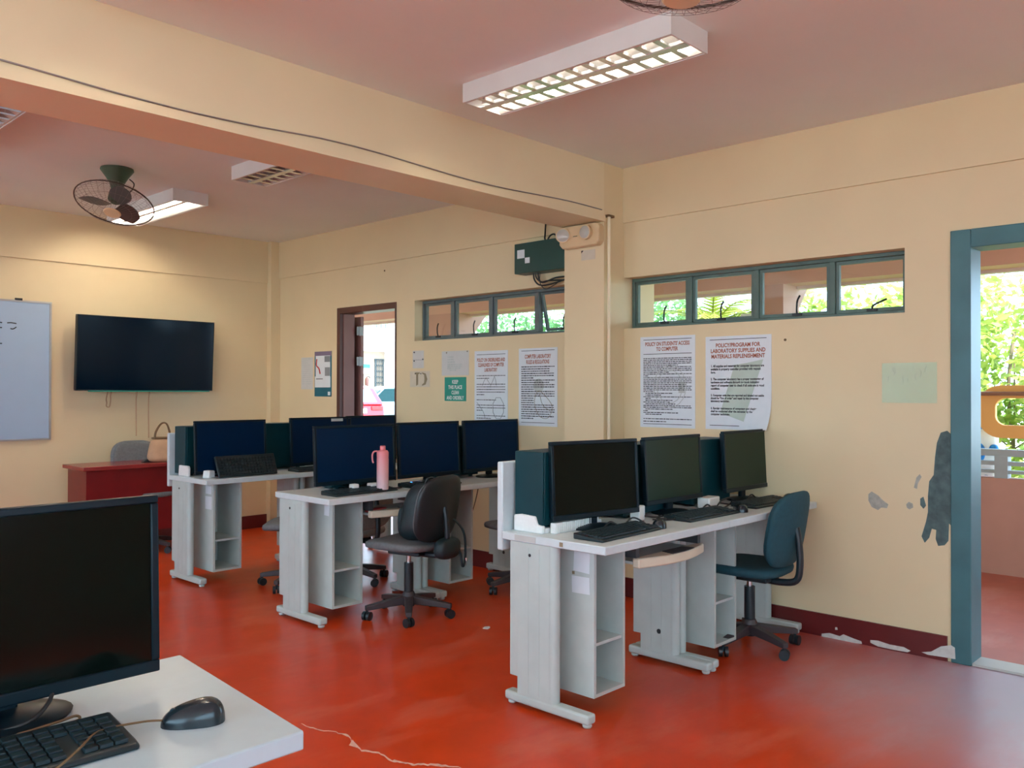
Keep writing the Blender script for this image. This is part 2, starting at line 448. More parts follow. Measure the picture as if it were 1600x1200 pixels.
# survey camera (also the scene camera)
FPX = 1345.56; yaw, pit, rol = (math.radians(a) for a in (46.65696, .453568, .129082)); HC = 1.35
F_ = Vector((math.cos(pit)*math.sin(yaw), math.cos(pit)*math.cos(yaw), math.sin(pit)))
R0 = Vector((math.cos(yaw), -math.sin(yaw), 0)); U0 = R0.cross(F_)
R_ = math.cos(rol)*R0+math.sin(rol)*U0; U_ = -math.sin(rol)*R0+math.cos(rol)*U0
CP = Vector((0, 0, HC))
def PW(u, v, X=XW):
    d = F_+R_*((u-800)/FPX)+U_*((600-v)/FPX); t = X/d.x; p = CP+d*t
    return (p.y, p.z)
def outline(pts): return [PW(*p) for p in pts]
b = MB()
blob(b, outline([(1470,676),(1480,673),(1488,680),(1490,700),(1492,740),(1494,780),(1494,815),(1487,822),(1483,818),(1482,845),(1476,852),(1466,853),(1462,842),(1463,828),(1456,826),(1452,840),(1445,848),(1440,838),(1447,815),(1450,800),(1450,775),(1452,752),(1459,742),(1461,715),(1464,692)]), XW)
o = b.build('bare_plaster', m_peel_dark, wall_right, smooth=False); o['label'] = 'dark patch of bare plaster beside the door'
b = MB()
blob(b, outline([(1357,772),(1362,768),(1372,774),(1380,782),(1388,788),(1386,794),(1377,793),(1372,797),(1362,792),(1357,782)]), XW)
blob(b, outline([(1416,788),(1420,784),(1426,787),(1427,793),(1421,796),(1417,793)]), XW)
blob(b, outline([(1428,762),(1432,746),(1437,741),(1440,745),(1434,756),(1433,764)]), XW)
b.build('scraped_plaster', m_peel_grey, wall_right, smooth=False)
b = MB()
blob(b, outline([(1438,779),(1443,776),(1447,790),(1443,795),(1438,789)]), XW)
b.build('bare_plaster', m_peel_dark, wall_right, smooth=False)
b = MB()
for pts in ([(1284,990),(1296,989),(1312,994),(1318,991),(1332,997),(1346,1002),(1347,1006),(1330,1004),(1310,1000),(1296,998),(1284,995)],
            [(1360,1000),(1372,1001),(1390,1007),(1412,1011),(1423,1017),(1418,1019),(1395,1015),(1372,1010),(1360,1004)],
            [(1440,1019),(1455,1018),(1470,1010),(1486,1008),(1492,1012),(1493,1030),(1470,1026),(1450,1023)], [(1305,980),(1308,980),(1309,984),(1305,984)]):
    blob(b, [PW(u, v, XW-.012) for u, v in pts], XW-.012)
b.build('peeled_paint', m_peel, bpy.data.objects['baseboard_right'], smooth=False)
# nail holes in the wall
b = MB()
for u, v in ((601, 423), (884, 570), (1227, 531)): 
    y, z = PW(u, v); b.cyl((XW-.003, y, z), (XW+.01, y, z), .008, n=8)
b.build('nail_hole', m_tan2, wall_right)

# ---- windows
def window(idx, y0, y1, mull, mat, swing=None):
    z0, z1 = WZ; x0, x1 = XW+.085, XW+.135
    root = struct(bpy.data.objects.new('window_%d' % idx, None)); C.objects.link(root)
    f = MB(); t = .022
    f.box(x0, x1, y0, y1, z0, z0+t).box(x0, x1, y0, y1, z1-t, z1).box(x0, x1, y0, y0+t, z0+t, z1-t).box(x0, x1, y1-t, y1, z0+t, z1-t)
    for m in mull: f.box(x0, x1, m-.016, m+.016, z0+t, z1-t)
    f.build('frame', mat, root, bevel=.003, smooth=False)
    e = [y0+t]+[q for m in sorted(mull) for q in (m-.016, m+.016)]+[y1-t]
    for i in range(len(e)//2):
        a, bb = e[2*i], e[2*i+1]; s = .018
        T = None
        if swing == i:
            T = Matrix.Translation((x0+.02, 0, z1-t)) @ Matrix.Rotation(math.radians(-14), 4, 'Y') @ Matrix.Translation((-x0-.02, 0, -(z1-t)))
        sh = MB(); q0, q1 = z0+t+.002, z1-t-.002; a += .002; bb -= .002
        sh.box(x0+.012, x0+.036, a, bb, q0, q0+s, T).box(x0+.012, x0+.036, a, bb, q1-s, q1, T).box(x0+.012, x0+.036, a, a+s, q0+s, q1-s, T).box(x0+.012, x0+.036, bb-s, bb, q0+s, q1-s, T)
        so = sh.build('sash', mat, root, smooth=False)
        MB().box(x0+.021, x0+.026, a+s, bb-s, q0+s, q1-s, T).build('pane', m_pane, so, smooth=False)
        l = MB(); yc = (a+bb)/2+random.uniform(-.03, .03)
        P = [(x0+.008, yc, q0+.012), (x0-.004, yc-.004, q0+.04), (x0-.012, yc-.012, q0+.085), (x0-.016, yc-.03, q0+.115)]
        if idx == 1 and i == 0: P = [(x0+.008, yc, q0+.012), (x0-.004, yc-.01, q0+.03), (x0-.01, yc-.045, q0+.045), (x0-.012, yc-.085, q0+.06)]
        l.tube(P, .0055, 6).box(x0+.004, x0+.014, yc-.028, yc+.028, q0+.001, q0+.016)
        l.build('latch', m_cable, so)
    return root
window(1, W1[0], W1[1]-.004, (2.005, 2.467, 2.924), m_frame)
window(2, W2[0]+.004, W2[1], (4.215, 4.694, 5.13), m_frame2, swing=0)
for i, (a, bb) in enumerate(LW):
    root = struct(bpy.data.objects.new('window_%d' % (3+i), None)); C.objects.link(root)
    f = MB(); n = 5
    f.box(XL-.1, XL-.05, a, bb, .8, .84).box(XL-.1, XL-.05, a, bb, 2.56, 2.6)
    for k in range(n+1):
        y = a+(bb-a)*k/n; y = min(max(y, a+.02), bb-.02); f.box(XL-.1, XL-.05, y-.02, y+.02, .84, 2.56)
    f.build('frame', m_frame, root, smooth=False)
    MB().box(XL-.078, XL-.074, a, bb, .82, 2.58).build('pane', m_pane, root, smooth=False)

# ---- doors
d = struct(bpy.data.objects.new('door_1', None)); C.objects.link(d)
f = MB()
f.box(XW-.012, XW+.16, D1[1]-.042, D1[1]+.052, 0, DZ+.05).box(XW-.012, XW+.16, D1[0]-.052, D1[0]+.042, 0, DZ+.05).box(XW-.012, XW+.16, D1[0]+.042, D1[1]-.042, DZ-.042, DZ+.05)
f.build('door_frame', m_dframe, d, bevel=.004, smooth=False)
MB().box(XW-.0, XW+.15, D1[0]+.042, D1[1]-.042, .0005, .012).build('threshold', m_asphalt, d, smooth=False)
d = struct(bpy.data.objects.new('door_2', None)); C.objects.link(d)
f = MB()
f.box(XW-.006, XW+.155, D2[1]-.035, D2[1]+.012, 0, DZ).box(XW-.006, XW+.155, D2[0]+.001, D2[0]+.02, 0, DZ).box(XW-.006, XW+.155, D2[0]+.02, D2[1]-.035, DZ-.055, DZ)
f.build('door_frame', m_dbrown2, d, bevel=.003, smooth=False)
MB().box(XW+.03, XW+.15, D2[1]-.047, D2[1]-.035, 0, DZ-.055).build('door_stop', m_dbrown, d, smooth=False)
lf = MB(); lf.box(XW+.20, XW+.235, D2[1]-.075, D2[1]+.77, .02, DZ-.07)
leaf = lf.build('door_leaf', m_dbrown, d, bevel=.003, smooth=False)
for z in (.35, 1.62, 1.9):
    h = MB(); h.box(XW+.152, XW+.222, D2[1]-.081, D2[1]-.076, z-.04, z+.04).cyl((XW+.182, D2[1]-.083, z-.045), (XW+.182, D2[1]-.083, z+.045), .007, n=10)
    h.build('hinge', m_alu2, leaf)

# ---- conduit pipe on the column, cable along the beam
b = MB(); b.cyl((4.452, 3.345, .125), (4.452, 3.345, 2.47), .012, n=10)
pipe = b.build('conduit_pipe', m_wall_in); tag(pipe, 'thin cream painted conduit pipe running up the middle column', 'pipe')
MB().box(4.44, 4.50, 3.338, 3.37, 2.47, 2.485).build('clip', m_tan2, pipe, smooth=False)
b = MB(); pts = [(XL, 3.364, 2.50)]
for i in range(1, 26):
    x = XL+(4.4-XL)*i/25; pts.append((x, 3.364, 2.497+.012*math.sin(i*1.1)+(.006 if x > 2.2 else 0)))
b.tube(pts, .0035, 6, 3)
tag(b.build('cable', m_wire), 'thin grey cable lying loosely along the beam face', 'cable')

# ------------------------------------------------------------------ ceiling lights
def ceiling_light(x0, x1, y0, y1, label, lit, louvred=True):
    z1, z0 = ZC, ZC-.09
    t = thing('ceiling_light', label, 'light', ((x0+x1)/2, (y0+y1)/2, z1), 0, 'fluorescent ceiling fittings')
    w, l = (x1-x0)/2, (y1-y0)/2
    h = MB(); s = .008
    h.box(-w, w, -l, l, -.012, 0).box(-w, -w+s, -l, l, -.09, -.012).box(w-s, w, -l, l, -.09, -.012).box(-w+s, w-s, -l, -l+s, -.09, -.012).box(-w+s, w-s, l-s, l, -.09, -.012)
    h.build('housing', m_fixture, t, smooth=False)
    r = MB()
    r.prism([(-w+s, -.088), (-w+s+.012, -.088), (-.02, -.016), (-.02, -.0125), (-w+s, -.0125)], -l+s, l-s, 'y')
    r.prism([(w-s, -.088), (w-s-.012, -.088), (.02, -.016), (.02, -.0125), (w-s, -.0125)], -l+s, l-s, 'y')
    r.prism([(-.018, -.07), (.018, -.07), (0, -.03)], -l+s, l-s, 'y')
    r.build('reflector', m_fixture if lit else m_troughdark, t, smooth=False)
    for k, sx in enumerate((-1, 1)):
        tb = MB(); tb.cyl((sx*w*.5, -l+.03, -.050), (sx*w*.5, l-.03, -.050), .012, n=12)
        tb.build('tube', m_tube_on if lit and (k in lit) else m_tube_off, t)
    if louvred:
        lv = MB(); n = 13
        for k in range(1, n):
            y = -l+2*l*k/n
            for a, bq in ((-w+.012, -.02), (.02, w-.012)):
                lv.prism([(y-.014, -.087), (y+.014, -.087), (y, -.066)], a, bq, 'x')
        lv.box(-.02, .02, -l+s, l-s, -.09, -.085)
        lv.build('louvre', m_louvre, t, smooth=False)
    return t
ceiling_light(2.83, 3.10, 1.83, 3.00, 'louvred fluorescent light over the nearest desk row, its far right tube lit', (1,))
ceiling_light(2.85, 3.12, 6.08, 7.27, 'open fluorescent light without louvre next to the ceiling fan by the television wall', (0, 1), False)
ceiling_light(2.84, 3.10, 4.03, 5.22, 'unlit louvred ceiling light just behind the beam', ())
ceiling_light(1.17, 1.45, 4.62, 5.80, 'unlit louvred ceiling light cut off by the left edge of the photo', ())
ceiling_light(1.125, 1.40, 1.76, 2.93, 'lit ceiling light whose corner just shows at the top edge of the photo', (0, 1))

# ------------------------------------------------------------------ ceiling fans
def ceiling_fan(loc, label, tilt, az, spin, R=.245, drop=.17):
    t = thing('ceiling_fan', label, 'fan', loc, 0, 'caged orbit ceiling fans')
    b = MB(); b.lathe([(.102, 0), (.105, -.012), (.07, -.06), (.046, -.10), (.034, -drop+.02), (0, -drop+.02)], 20)
    b.build('ceiling_mount', m_fan, t)
    A = Matrix.Translation((0, 0, -drop)) @ Matrix.Rotation(az, 4, 'Z') @ Matrix.Rotation(tilt, 4, 'X')
    def bl(mb, name, mat, par=t):
        o = mb.build(name, mat, par); o.matrix_local = A if par is t else Matrix(); return o
    g = MB(); g.lathe([(0, .03), (.045, .025), (.05, 0), (.048, -.05), (.03, -.065), (0, -.066)], 20)
    mo = bl(g, 'motor', m_fan)
    g = MB(); g.tube([(.045, 0, -.01), (.09, 0, .02), (.10, 0, .08), (.06, .0, .12)], .004, 6)
    bl(g, 'cord', m_cable)
    for k in range(3):
        a = spin+2*PI*k/3
        T = Matrix.Rotation(a, 4, 'Z')
        g = MB(); top = []; bot = []
        n = 8
        for i in range(n+1):
            u = i/n; r = .035+u*(R-.07); w = .022+.045*math.sin(PI*min(1, u*.85+.1))
            for side, L in ((1, top), (-1, bot)):
                L.append(T @ Vector((r, side*w+.02*u, -.075-side*.018*(1-.3*u))))
        vs = [[g.bm.verts.new(p+Vector((0, 0, dz))) for p in L] for L in (top, bot) for dz in (0, .004)]
        for i in range(n):
            g.bm.faces.new((vs[0][i], vs[0][i+1], vs[2][i+1], vs[2][i])); g.bm.faces.new((vs[1][i], vs[3][i], vs[3][i+1], vs[1][i+1]))
            g.bm.faces.new((vs[0][i], vs[1][i], vs[1][i+1], vs[0][i+1])); g.bm.faces.new((vs[2][i], vs[2][i+1], vs[3][i+1], vs[3][i]))
        g.bm.faces.new((vs[0][0], vs[2][0], vs[3][0], vs[1][0])); g.bm.faces.new((vs[0][n], vs[1][n], vs[3][n], vs[2][n]))
        bl(g, 'blade', m_fanblade)
    g = MB(); zc = -.075
    def ringpts(r, z, n=40): return [(r*math.cos(2*PI*i/n), r*math.sin(2*PI*i/n), z) for i in range(n)]
    prof = [(.055, zc-.075), (.12, zc-.066), (.19, zc-.045), (R-.01, zc-.012), (R, zc), (R-.01, zc+.012), (.19, zc+.05), (.12, zc+.075), (.055, zc+.082)]
    for r, z in prof[1:4]+prof[6:8]: g.tube(ringpts(r, z), .0008, 4, 1, True)
    for k in range(36):
        a = 2*PI*k/36; g.tube([(r*math.cos(a), r*math.sin(a), z) for r, z in prof], .0008, 4, 1)
    cg = bl(g, 'cage', m_wire)
    g = MB(); g.tube(ringpts(R+.001, zc), .0045, 6, 1, True); bl(g, 'cage_rim', m_wiredark)
    g = MB(); g.lathe([(0, zc-.082), (.05, zc-.08), (.056, zc-.074), (.05, zc-.07), (0, zc-.07)], 24); bl(g, 'hub_cap', m_elbody)
    return t
ceiling_fan((2.35, 5.83, ZC), 'dark green caged ceiling fan hanging in front of the television wall', math.radians(-24), math.radians(-50)+PI/2*0, 1.2)
ceiling_fan((2.14, 1.34, ZC+.0), 'caged ceiling fan hanging at the top edge of the photo above the near bay', math.radians(4), 0, .4, drop=.19)

# ------------------------------------------------------------------ desks
def desk(x0, y0, w, label, tray=True, box=True, panel=True, d=.56, ztop=.74):
    t = thing('computer_desk', label, 'desk', (x0, y0, 0), 0, 'grey computer desks in rows')
    zt = ztop-.035
    MB().box(0, w, 0, d, zt, ztop).build('tabletop', m_desk, t, bevel=.004)
    if panel: MB().box(0, w, d, d+.032, .655, 1.04).build('back_panel', m_desk, t, bevel=.006)
    for s in (0, 1):
        x = .002 if s == 0 else w-.052
        l = MB()
        l.box(x, x+.05, .29, .47, .055, zt)
        l.cyl((x+.025, .285, .05), (x+.025, .285, zt), .025, n=14)
        l.box(x+.002, x+.012, .46, .515, .13, zt)
        l.box(x-.0015, x+.0, .345, .349, .07, zt-.02).box(x-.0015, x+.0, .405, .409, .07, zt-.02)
        lo = l.build('leg', m_metal, t, bevel=.002)
        f = MB(); f.box(x-.002, x+.052, .085, .545, .018, .058).cyl((x+.025, .11, 0), (x+.025, .11, .02), .02, n=14).cyl((x+.025, .52, 0), (x+.025, .52, .02), .02, n=14)
        f.build('foot', m_metal, lo, bevel=.010, seg=3)
        if s == 0: MB().cyl((x-.002, .40, .655), (x+.004, .40, .655), .007, n=12).build('screw_hole', m_cable, lo)
        else: MB().cyl((x-.002, .36, .16), (x+.004, .36, .16), .012, n=12).build('screw_hole', m_cable, lo)
    if box:
        a, bb = .135, .352; y1, y2 = .16, .50; z0 = .075; s = .015
        q = MB(); q.box(a, a+s, y1, y2, z0, zt-.001).box(bb-s, bb, y1, y2, z0, zt-.001).box(a+s, bb-s, y1, y2, z0, z0+s).box(a+s, bb-s, y2-s, y2, z0+s, zt-.001)
        bo = q.build('cpu_cabinet', m_board, t, smooth=False)
        MB().box(a+s, bb-s, y1+.008, y2-s, .285, .298).build('shelf', m_board, bo, smooth=False)
    if tray:
        a, bb = .37, w-.062
        q = MB(); q.box(a+.01, bb-.01, .10, .40, .598, .61)
        tr = q.build('keyboard_tray', m_board, t, smooth=False)
        n = 12; P = [(a, .135)]+[(a+(bb-a)*i/n, .10-.05*math.sin(PI*i/n)) for i in range(n+1)]+[(bb, .135)]
        MB().prism(P, .586, .628).build('tray_lip', m_beige, tr, bevel=.006)
        n = 8; c0, c1 = a+.20, a+.40
        P = [(c0+.02, .128)]+[(c0+(c1-c0)*i/n, .099-.05*math.sin(PI*(c0+(c1-c0)*i/n-a)/(bb-a))+.006) for i in range(n+1)]+[(c1-.02, .128)]
        MB().prism(P, .627, .631).build('wrist_rest', m_dkplast, tr, bevel=.001)
        for x in (a, bb-.03): MB().box(x+.005, x+.03, .12, .42, .628, zt).build('rail', m_dkplast, tr, smooth=False)
    return t
rows = [(2.70, 2.045, .965, 'nearest row'), (2.80, 4.045, .918, 'middle row'), (2.82, 5.50, .905, 'far row')]
L1 = {0: 'grey desk of the nearest row with crumpled paper taped on its left end cabinet', 1: 'grey desk of the middle row under the pink bottle', 2: 'grey desk at the left end of the far row beside the red desk'}
L2 = {0: 'grey desk of the nearest row standing against the wall under the fourth poster', 1: 'grey desk of the middle row behind the backpack chair, against the wall', 2: 'grey desk of the far row nearest the open brown door'}
for i, (x, y, w, n) in enumerate(rows):
    desk(x, y, w, L1[i], tray=i < 2, panel=i != 1); desk(x+w+.002, y, w-.004, L2[i], tray=False, panel=i != 1)

# foreground desk
fgd = thing('computer_desk', 'pale grey desk top in the lower left foreground with a mouse on it', 'desk', (-1.0, 1.345, 0), 0, 'grey computer desks in rows')
MB().prism([(0, 0), (1.872, -.012), (1.925, .578), (0, .58)], .705, .74).build('tabletop', m_desk_fg, fgd, bevel=.004)
for x in (.02, 1.80):
    l = MB(); l.box(x, x+.05, .29, .47, .055, .705).cyl((x+.025, .285, .05), (x+.025, .285, .705), .025, n=14)
    lo = l.build('leg', m_metal, fgd, bevel=.002)
    f = MB(); f.box(x-.002, x+.052, .085, .545, 0, .058); f.build('foot', m_metal, lo, bevel=.01, seg=3)

# ------------------------------------------------------------------ computers
def monitor(label, loc, rz, w=.52, h=.335, zb=.055, group='monitors on the desk rows', glossy=False, tilt=3., scr=None):
    t = thing('monitor', label, 'monitor', loc, rz, group)
    b = MB(); n = 16
    b.lathe([(0, 0), (.115, 0), (.118, .006), (.10, .012), (.03, .02), (0, .02)], 28, Matrix.Translation((0, .03, 0)) @ Matrix.Diagonal((1, .78, 1, 1)))
    b.build('stand_base', m_black, t)
    MB().box(-.028, .028, .035, .055, .014, zb+.09).build('stand_neck', m_black, t, bevel=.006)
    T = Matrix.Translation((0, 0, zb)) @ Matrix.Rotation(math.radians(-tilt), 4, 'X')
    bz = .016
    q = MB()
    q.box(-w/2, w/2, 0, .022, 0, bz+.008, T).box(-w/2, w/2, 0, .022, h-bz, h, T).box(-w/2, -w/2+bz, 0, .022, bz+.008, h-bz, T).box(w/2-bz, w/2, 0, .022, bz+.008, h-bz, T)
    q.box(-w/2+.01, w/2-.01, .012, .034, .01, h-.01, T)
    q.box(-w*.28, w*.28, .034, .05, .06, h*.72, T)
    q.build('casing', m_black, t, bevel=.003)
    MB().box(-w/2+bz, w/2-bz, .004, .0125, bz+.008, h-bz, T).build('screen', scr or (m_screen if glossy else m_screen_matte), t, smooth=False)
    return t
def tower(label, loc, rz, h=.345):
    """tower lying with its long side along local x"""
    t = thing('computer_tower', label, 'computer', loc, rz, 'computer towers behind the monitors')
    q = MB(); q.box(0, .39, 0, .165, .012, h)
    for a in (.03, .33):
        for c in (.02, .13): q.box(a, a+.025, c, c+.02, 0, .012)
    q.build('case', m_tower, t, bevel=.003)
    MB().box(-.012, 0, .002, .163, .012, h-.001).build('front_panel', m_tower, t, bevel=.003)
    return t
def keyboard(label, loc, rz, mat=m_key, w=.45, d=.15):
    t = thing('keyboard', label, 'keyboard', loc, rz, 'black keyboards')
    q = MB(); q.prism([(0, 0), (d, 0), (d, .026), (.02, .014), (0, .010)], -w/2, w/2, 'x')
    q.build('body', mat, t, bevel=.005)
    k = MB(); n = 18
    for r in range(6):
        for c in range(n):
            if c in (14,) and r in (0, 1, 2, 3): continue
            x = -w/2+.012+c*(w-.024)/n; y = .014+r*(d-.03)/6; z = .0135+(y-.02)*.092
            if r == 0 and 3 < c < 9: 
                if c == 4: k.box(x, x+5*(w-.024)/n-.003, y, y+.017, z, z+.007)
                continue
            k.box(x, x+(w-.024)/n-.003, y, y+.017, z, z+.007)
    k.build('keys', m_keycap, t, bevel=.001, seg=1, smooth=False)
    return t
def mouse(label, loc, rz, L=.115, wid=.064, hgt=.038):
    t = thing('computer_mouse', label, 'mouse', loc, rz, 'black computer mice')
    def f(p):
        z = p.z
        if z < 0: z = 0
        taper = 1-.25*(p.y/(L/2))*.5
        return Vector((p.x*taper, p.y, z*(1-.30*(p.y/(L/2))+.0)))
    MB().sup((0, 0, .0), wid/2, L/2, hgt*1.0, .8, 28, 16, None, f).build('shell', m_mouse, t, angle=60)
    MB().cyl((-.003, L*.30, hgt*.56), (.003, L*.30, hgt*.56), .008, n=14).build('scroll_wheel', m_keycap, t)
    return t

ZT = .74
# nearest row
monitor('glossy black monitor at the left end of the nearest row, red floor mirrored in it', (3.045, 2.345, ZT), math.radians(-10), .515, .34, .052, glossy=True)
monitor('black monitor in the middle of the nearest row', (3.70, 2.36, ZT), 0, .51, .33, .058, scr=m_screen_haze)
monitor('black monitor at the wall end of the nearest row', (4.43, 2.35, ZT), 0, .50, .335, .058, scr=m_screen_haze)
tower('dark green computer tower in white foam at the left end of the nearest row', (2.775, 2.425, ZT+.022), 0, .325)
tower('dark computer tower between the first and second monitors of the nearest row', (3.36, 2.43, ZT), 0, .35)
tower('dark computer tower behind the gap left of the wall end monitor of the nearest row', (3.97, 2.43, ZT), 0, .35)
keyboard('black keyboard in front of the glossy monitor at the left of the nearest row', (2.99, 2.115, ZT), math.radians(2))
keyboard('black keyboard in front of the middle monitor of the nearest row', (3.70, 2.135, ZT), math.radians(-1))
keyboard('black keyboard in front of the wall end monitor of the nearest row', (4.325, 2.135, ZT), math.radians(-1), w=.43)
mouse('black mouse at the right end of the leftmost keyboard of the nearest row', (3.265, 2.17, ZT), math.radians(-60))
mouse('black mouse beside the middle keyboard of the nearest row', (3.985, 2.165, ZT), math.radians(-40))
mouse('black mouse by the wall end of the nearest row', (4.59, 2.19, ZT), math.radians(-50))
# middle row
monitor('wide black monitor behind the pink bottle in the middle row', (3.18, 4.295, ZT), 0, .60, .355, .045)
monitor('black monitor just right of the pink bottle in the middle row', (3.775, 4.295, ZT), 0, .535, .36, .045)
monitor('black monitor at the wall end of the middle row under the rules posters', (4.355, 4.29, ZT), 0, .55, .36, .045)
tower('black computer tower showing between the last two monitors of the middle row', (3.95, 4.43, ZT), 0, .36)
tower('black computer tower behind the wide monitor of the middle row', (3.10, 4.43, ZT), 0, .33)
keyboard('black keyboard left of the pink bottle in the middle row', (3.12, 4.11, ZT), math.radians(1), w=.46)
keyboard('black keyboard under the monitor right of the pink bottle', (3.68, 4.12, ZT), 0, w=.42)
# far row
monitor('black monitor at the left end of the far row, a keyboard leaning on it', (3.12, 5.70, ZT), 0, .555, .375, .02)
monitor('black monitor with a small grey sticker in the middle of the far row', (3.90, 5.72, ZT), 0, .565, .37, .03)
monitor('black monitor of the far row directly below the open brown door', (4.39, 5.72, ZT), 0, .50, .375, .03)
tower('grey black computer tower at the left end of the far row', (2.865, 5.875, ZT), 0, .35)
tower('black computer tower between the first and second monitors of the far row', (3.45, 5.875, ZT), 0, .355)
st = MB().box(-.055, .055, -.0018, .0002, -.01, .012).build('sticker', m_paper2, None, smooth=False); st.location = (4.03, 5.717, ZT+.03+.345)
st.rotation_euler = (math.radians(-3), 0, 0)
tag(st, 'small grey sticker at the top edge of the middle monitor of the far row', 'sticker')
# keyboard leaning against the far-row monitor
kb = keyboard('black keyboard standing tilted against the left monitor of the far row', (3.165, 5.555, ZT+.002), 0, w=.46, d=.155)
kb.rotation_euler = (math.radians(62), 0, 0)
keyboard('black keyboard lying before the middle monitor of the far row', (3.78, 5.53, ZT), 0, w=.44)
b = MB(); b.box(0, .11, 0, .07, 0, .003)
tag(b.build('paper_note', m_paper, None, smooth=False, loc=(3.60, 5.62, ZT+.0305), rot=(0, 0, .3)), 'small white note lying on the far row behind its second keyboard', 'paper')
bpy.data.objects['paper_note'].location.z = ZT+.0005

# foam packing, adapters
def foam(label, loc, rz, w, d, h, notch=True):
    q = MB()
    P = [(0, 0), (w, 0), (w, h*.45), (w*.82, h*.5), (w*.74, h*.95), (.04, h), (0, h*.92)] if notch else [(0, 0), (w, 0), (w, h*.8), (w*.9, h), (.01, h)]
    q.prism(P, 0, d, 'y')
    o = q.build('foam_block', m_foam, None, bevel=.005, loc=loc, rot=(0, 0, rz)); return tag(o, label, 'packing foam', 'white foam packing')
foam('white foam end block under the tower at the left end of the nearest row', (2.752, 2.585, ZT), math.radians(-90), .165, .022, .075)
f = MB(); f.box(0, .30, 0, .03, 0, .045)
for i in range(22): f.box(.006+i*.0135, .012+i*.0135, -.004, 0, .002, .046)
tag(f.build('foam_block', m_foam, None, bevel=.003, loc=(2.80, 2.385, ZT), rot=(0, 0, 0)), 'ribbed white foam strip along the front of the leftmost tower', 'packing foam', 'white foam packing')
f = MB(); f.box(0, .40, 0, .165, 0, .022)
tag(f.build('foam_block', m_foam, None, bevel=.003, loc=(2.775, 2.425, ZT)), 'flat white foam sheet beneath the leftmost tower of the nearest row', 'packing foam', 'white foam packing')
foam('rounded white foam block at the left end of the far row', (2.842, 5.96, ZT), math.radians(-90), .15, .02, .075, False)
foam('small white foam wedge beside the leaning keyboard on the far row', (2.90, 5.62, ZT), math.radians(20), .06, .06, .05, False)
def adapter(label, loc, rz, s=(.09, .06, .05)):
    t = thing('power_adapter', label, 'adapter', loc, rz, 'white power adapters')
    MB().box(-s[0]/2, s[0]/2, -s[1]/2, s[1]/2, 0, s[2]).build('body', m_white, t, bevel=.006)
    MB().tube([(s[0]/2-.01, -s[1]/2, .02), (s[0]/2+.03, -s[1]/2-.03, .012), (s[0]/2+.10, -s[1]/2-.035, .006), (s[0]/2+.14, -s[1]/2-.01, .006)], .004, 6).build('cord', m_cable, t)
    return t
adapter('white power adapter in the gap right of the glossy monitor', (3.365, 2.36, ZT), .2, (.07, .05, .07))
adapter('white power adapter in front of the tower left of the wall end monitor', (4.01, 2.36, ZT), .1, (.13, .07, .055))
adapter('white cube adapter under the wide monitor of the middle row', (3.11, 4.235, ZT), 0, (.045, .045, .05))
adapter('white adapter with thin wires left of the pink bottle under the wide monitor', (3.27, 4.24, ZT), 0, (.09, .05, .045))
def cable(label, pts, r=.004, mat=m_cable, name='cable'):
    return tag(MB().tube(pts, r, 7, 6).build(name, mat, None), label, 'cable', 'loose computer cables')
cable('black cable looping behind the leftmost keyboard of the nearest row', [(2.98, 2.275, .746), (3.05, 2.285, .775), (3.13, 2.28, .748), (3.22, 2.285, .776), (3.30, 2.28, .747), (3.33, 2.32, .746)])
cable('tangled black cable left of the middle keyboard of the nearest row', [(3.40, 2.30, .746), (3.46, 2.22, .75), (3.52, 2.28, .757), (3.45, 2.31, .748), (3.42, 2.24, .754), (3.50, 2.29, .748), (3.62, 2.285, .746)])
cable('black cable curling in front of the white adapter of the nearest row', [(3.80, 2.285, .746), (3.86, 2.28, .775), (3.93, 2.28, .748), (4.02, 2.29, .78), (4.10, 2.28, .79), (4.12, 2.29, .76), (4.0, 2.27, .746), (3.88, 2.285, .746)])
cable('black cable below the wall end monitor of the nearest row', [(4.25, 2.28, .746), (4.33, 2.285, .785), (4.40, 2.29, .76), (4.50, 2.285, .748), (4.58, 2.26, .746)])
cable('pale cable with a lit plug below the monitor right of the pink bottle', [(3.52, 4.235, .762), (3.58, 4.24, .772), (3.65, 4.235, .765), (3.68, 4.24, .75), (3.62, 4.245, .746)], .003, m_rail)
cable('thin brown cable hanging from the middle row beside the wall', [(4.52, 4.60, .66), (4.50, 4.63, .50), (4.44, 4.64, .36), (4.36, 4.66, .24), (4.30, 4.66, .10), (4.28, 4.66, .01)], .004, m_brcable)
b = MB().ico((3.545, 4.225, .757), .012, 2); tag(b.build('usb_plug', m_led), 'small glowing blue plug under the monitor right of the pink bottle', 'plug')

# pink bottle
t = thing('water_bottle', 'tall pink water bottle with a loop lid standing on the middle row', 'bottle', (3.262, 4.155, ZT))
MB().lathe([(0, 0), (.033, 0), (.036, .004), (.036, .195), (.034, .205), (0, .205)], 28).build('body', m_bottle, t)
ld = MB(); ld.lathe([(.0355, .205), (.036, .235), (.030, .246), (.017, .250), (.017, .272), (.014, .276), (0, .276)], 28); lid = ld.build('lid', m_bottle, t)
MB().tube([(-.026, .018, .243), (-.044, .028, .240), (-.052, .034, .220), (-.050, .034, .185), (-.046, .030, .172)], .005, 8).build('carry_loop', m_bottle, lid)

# things on the middle row keyboard tray
q = MB().box(0, .13, 0, .05, 0, .02); tag(q.build('red_box', m_redink, None, bevel=.002, loc=(3.20, 4.20, .6105)), 'small red box on the keyboard tray of the middle row', 'box')
q = MB().sup((0, 0, .012), .06, .03, .012, .7); tag(q.build('white_mouse', m_white, None, loc=(3.56, 4.20, .6105)), 'white object lying on the keyboard tray of the middle row', 'mouse')

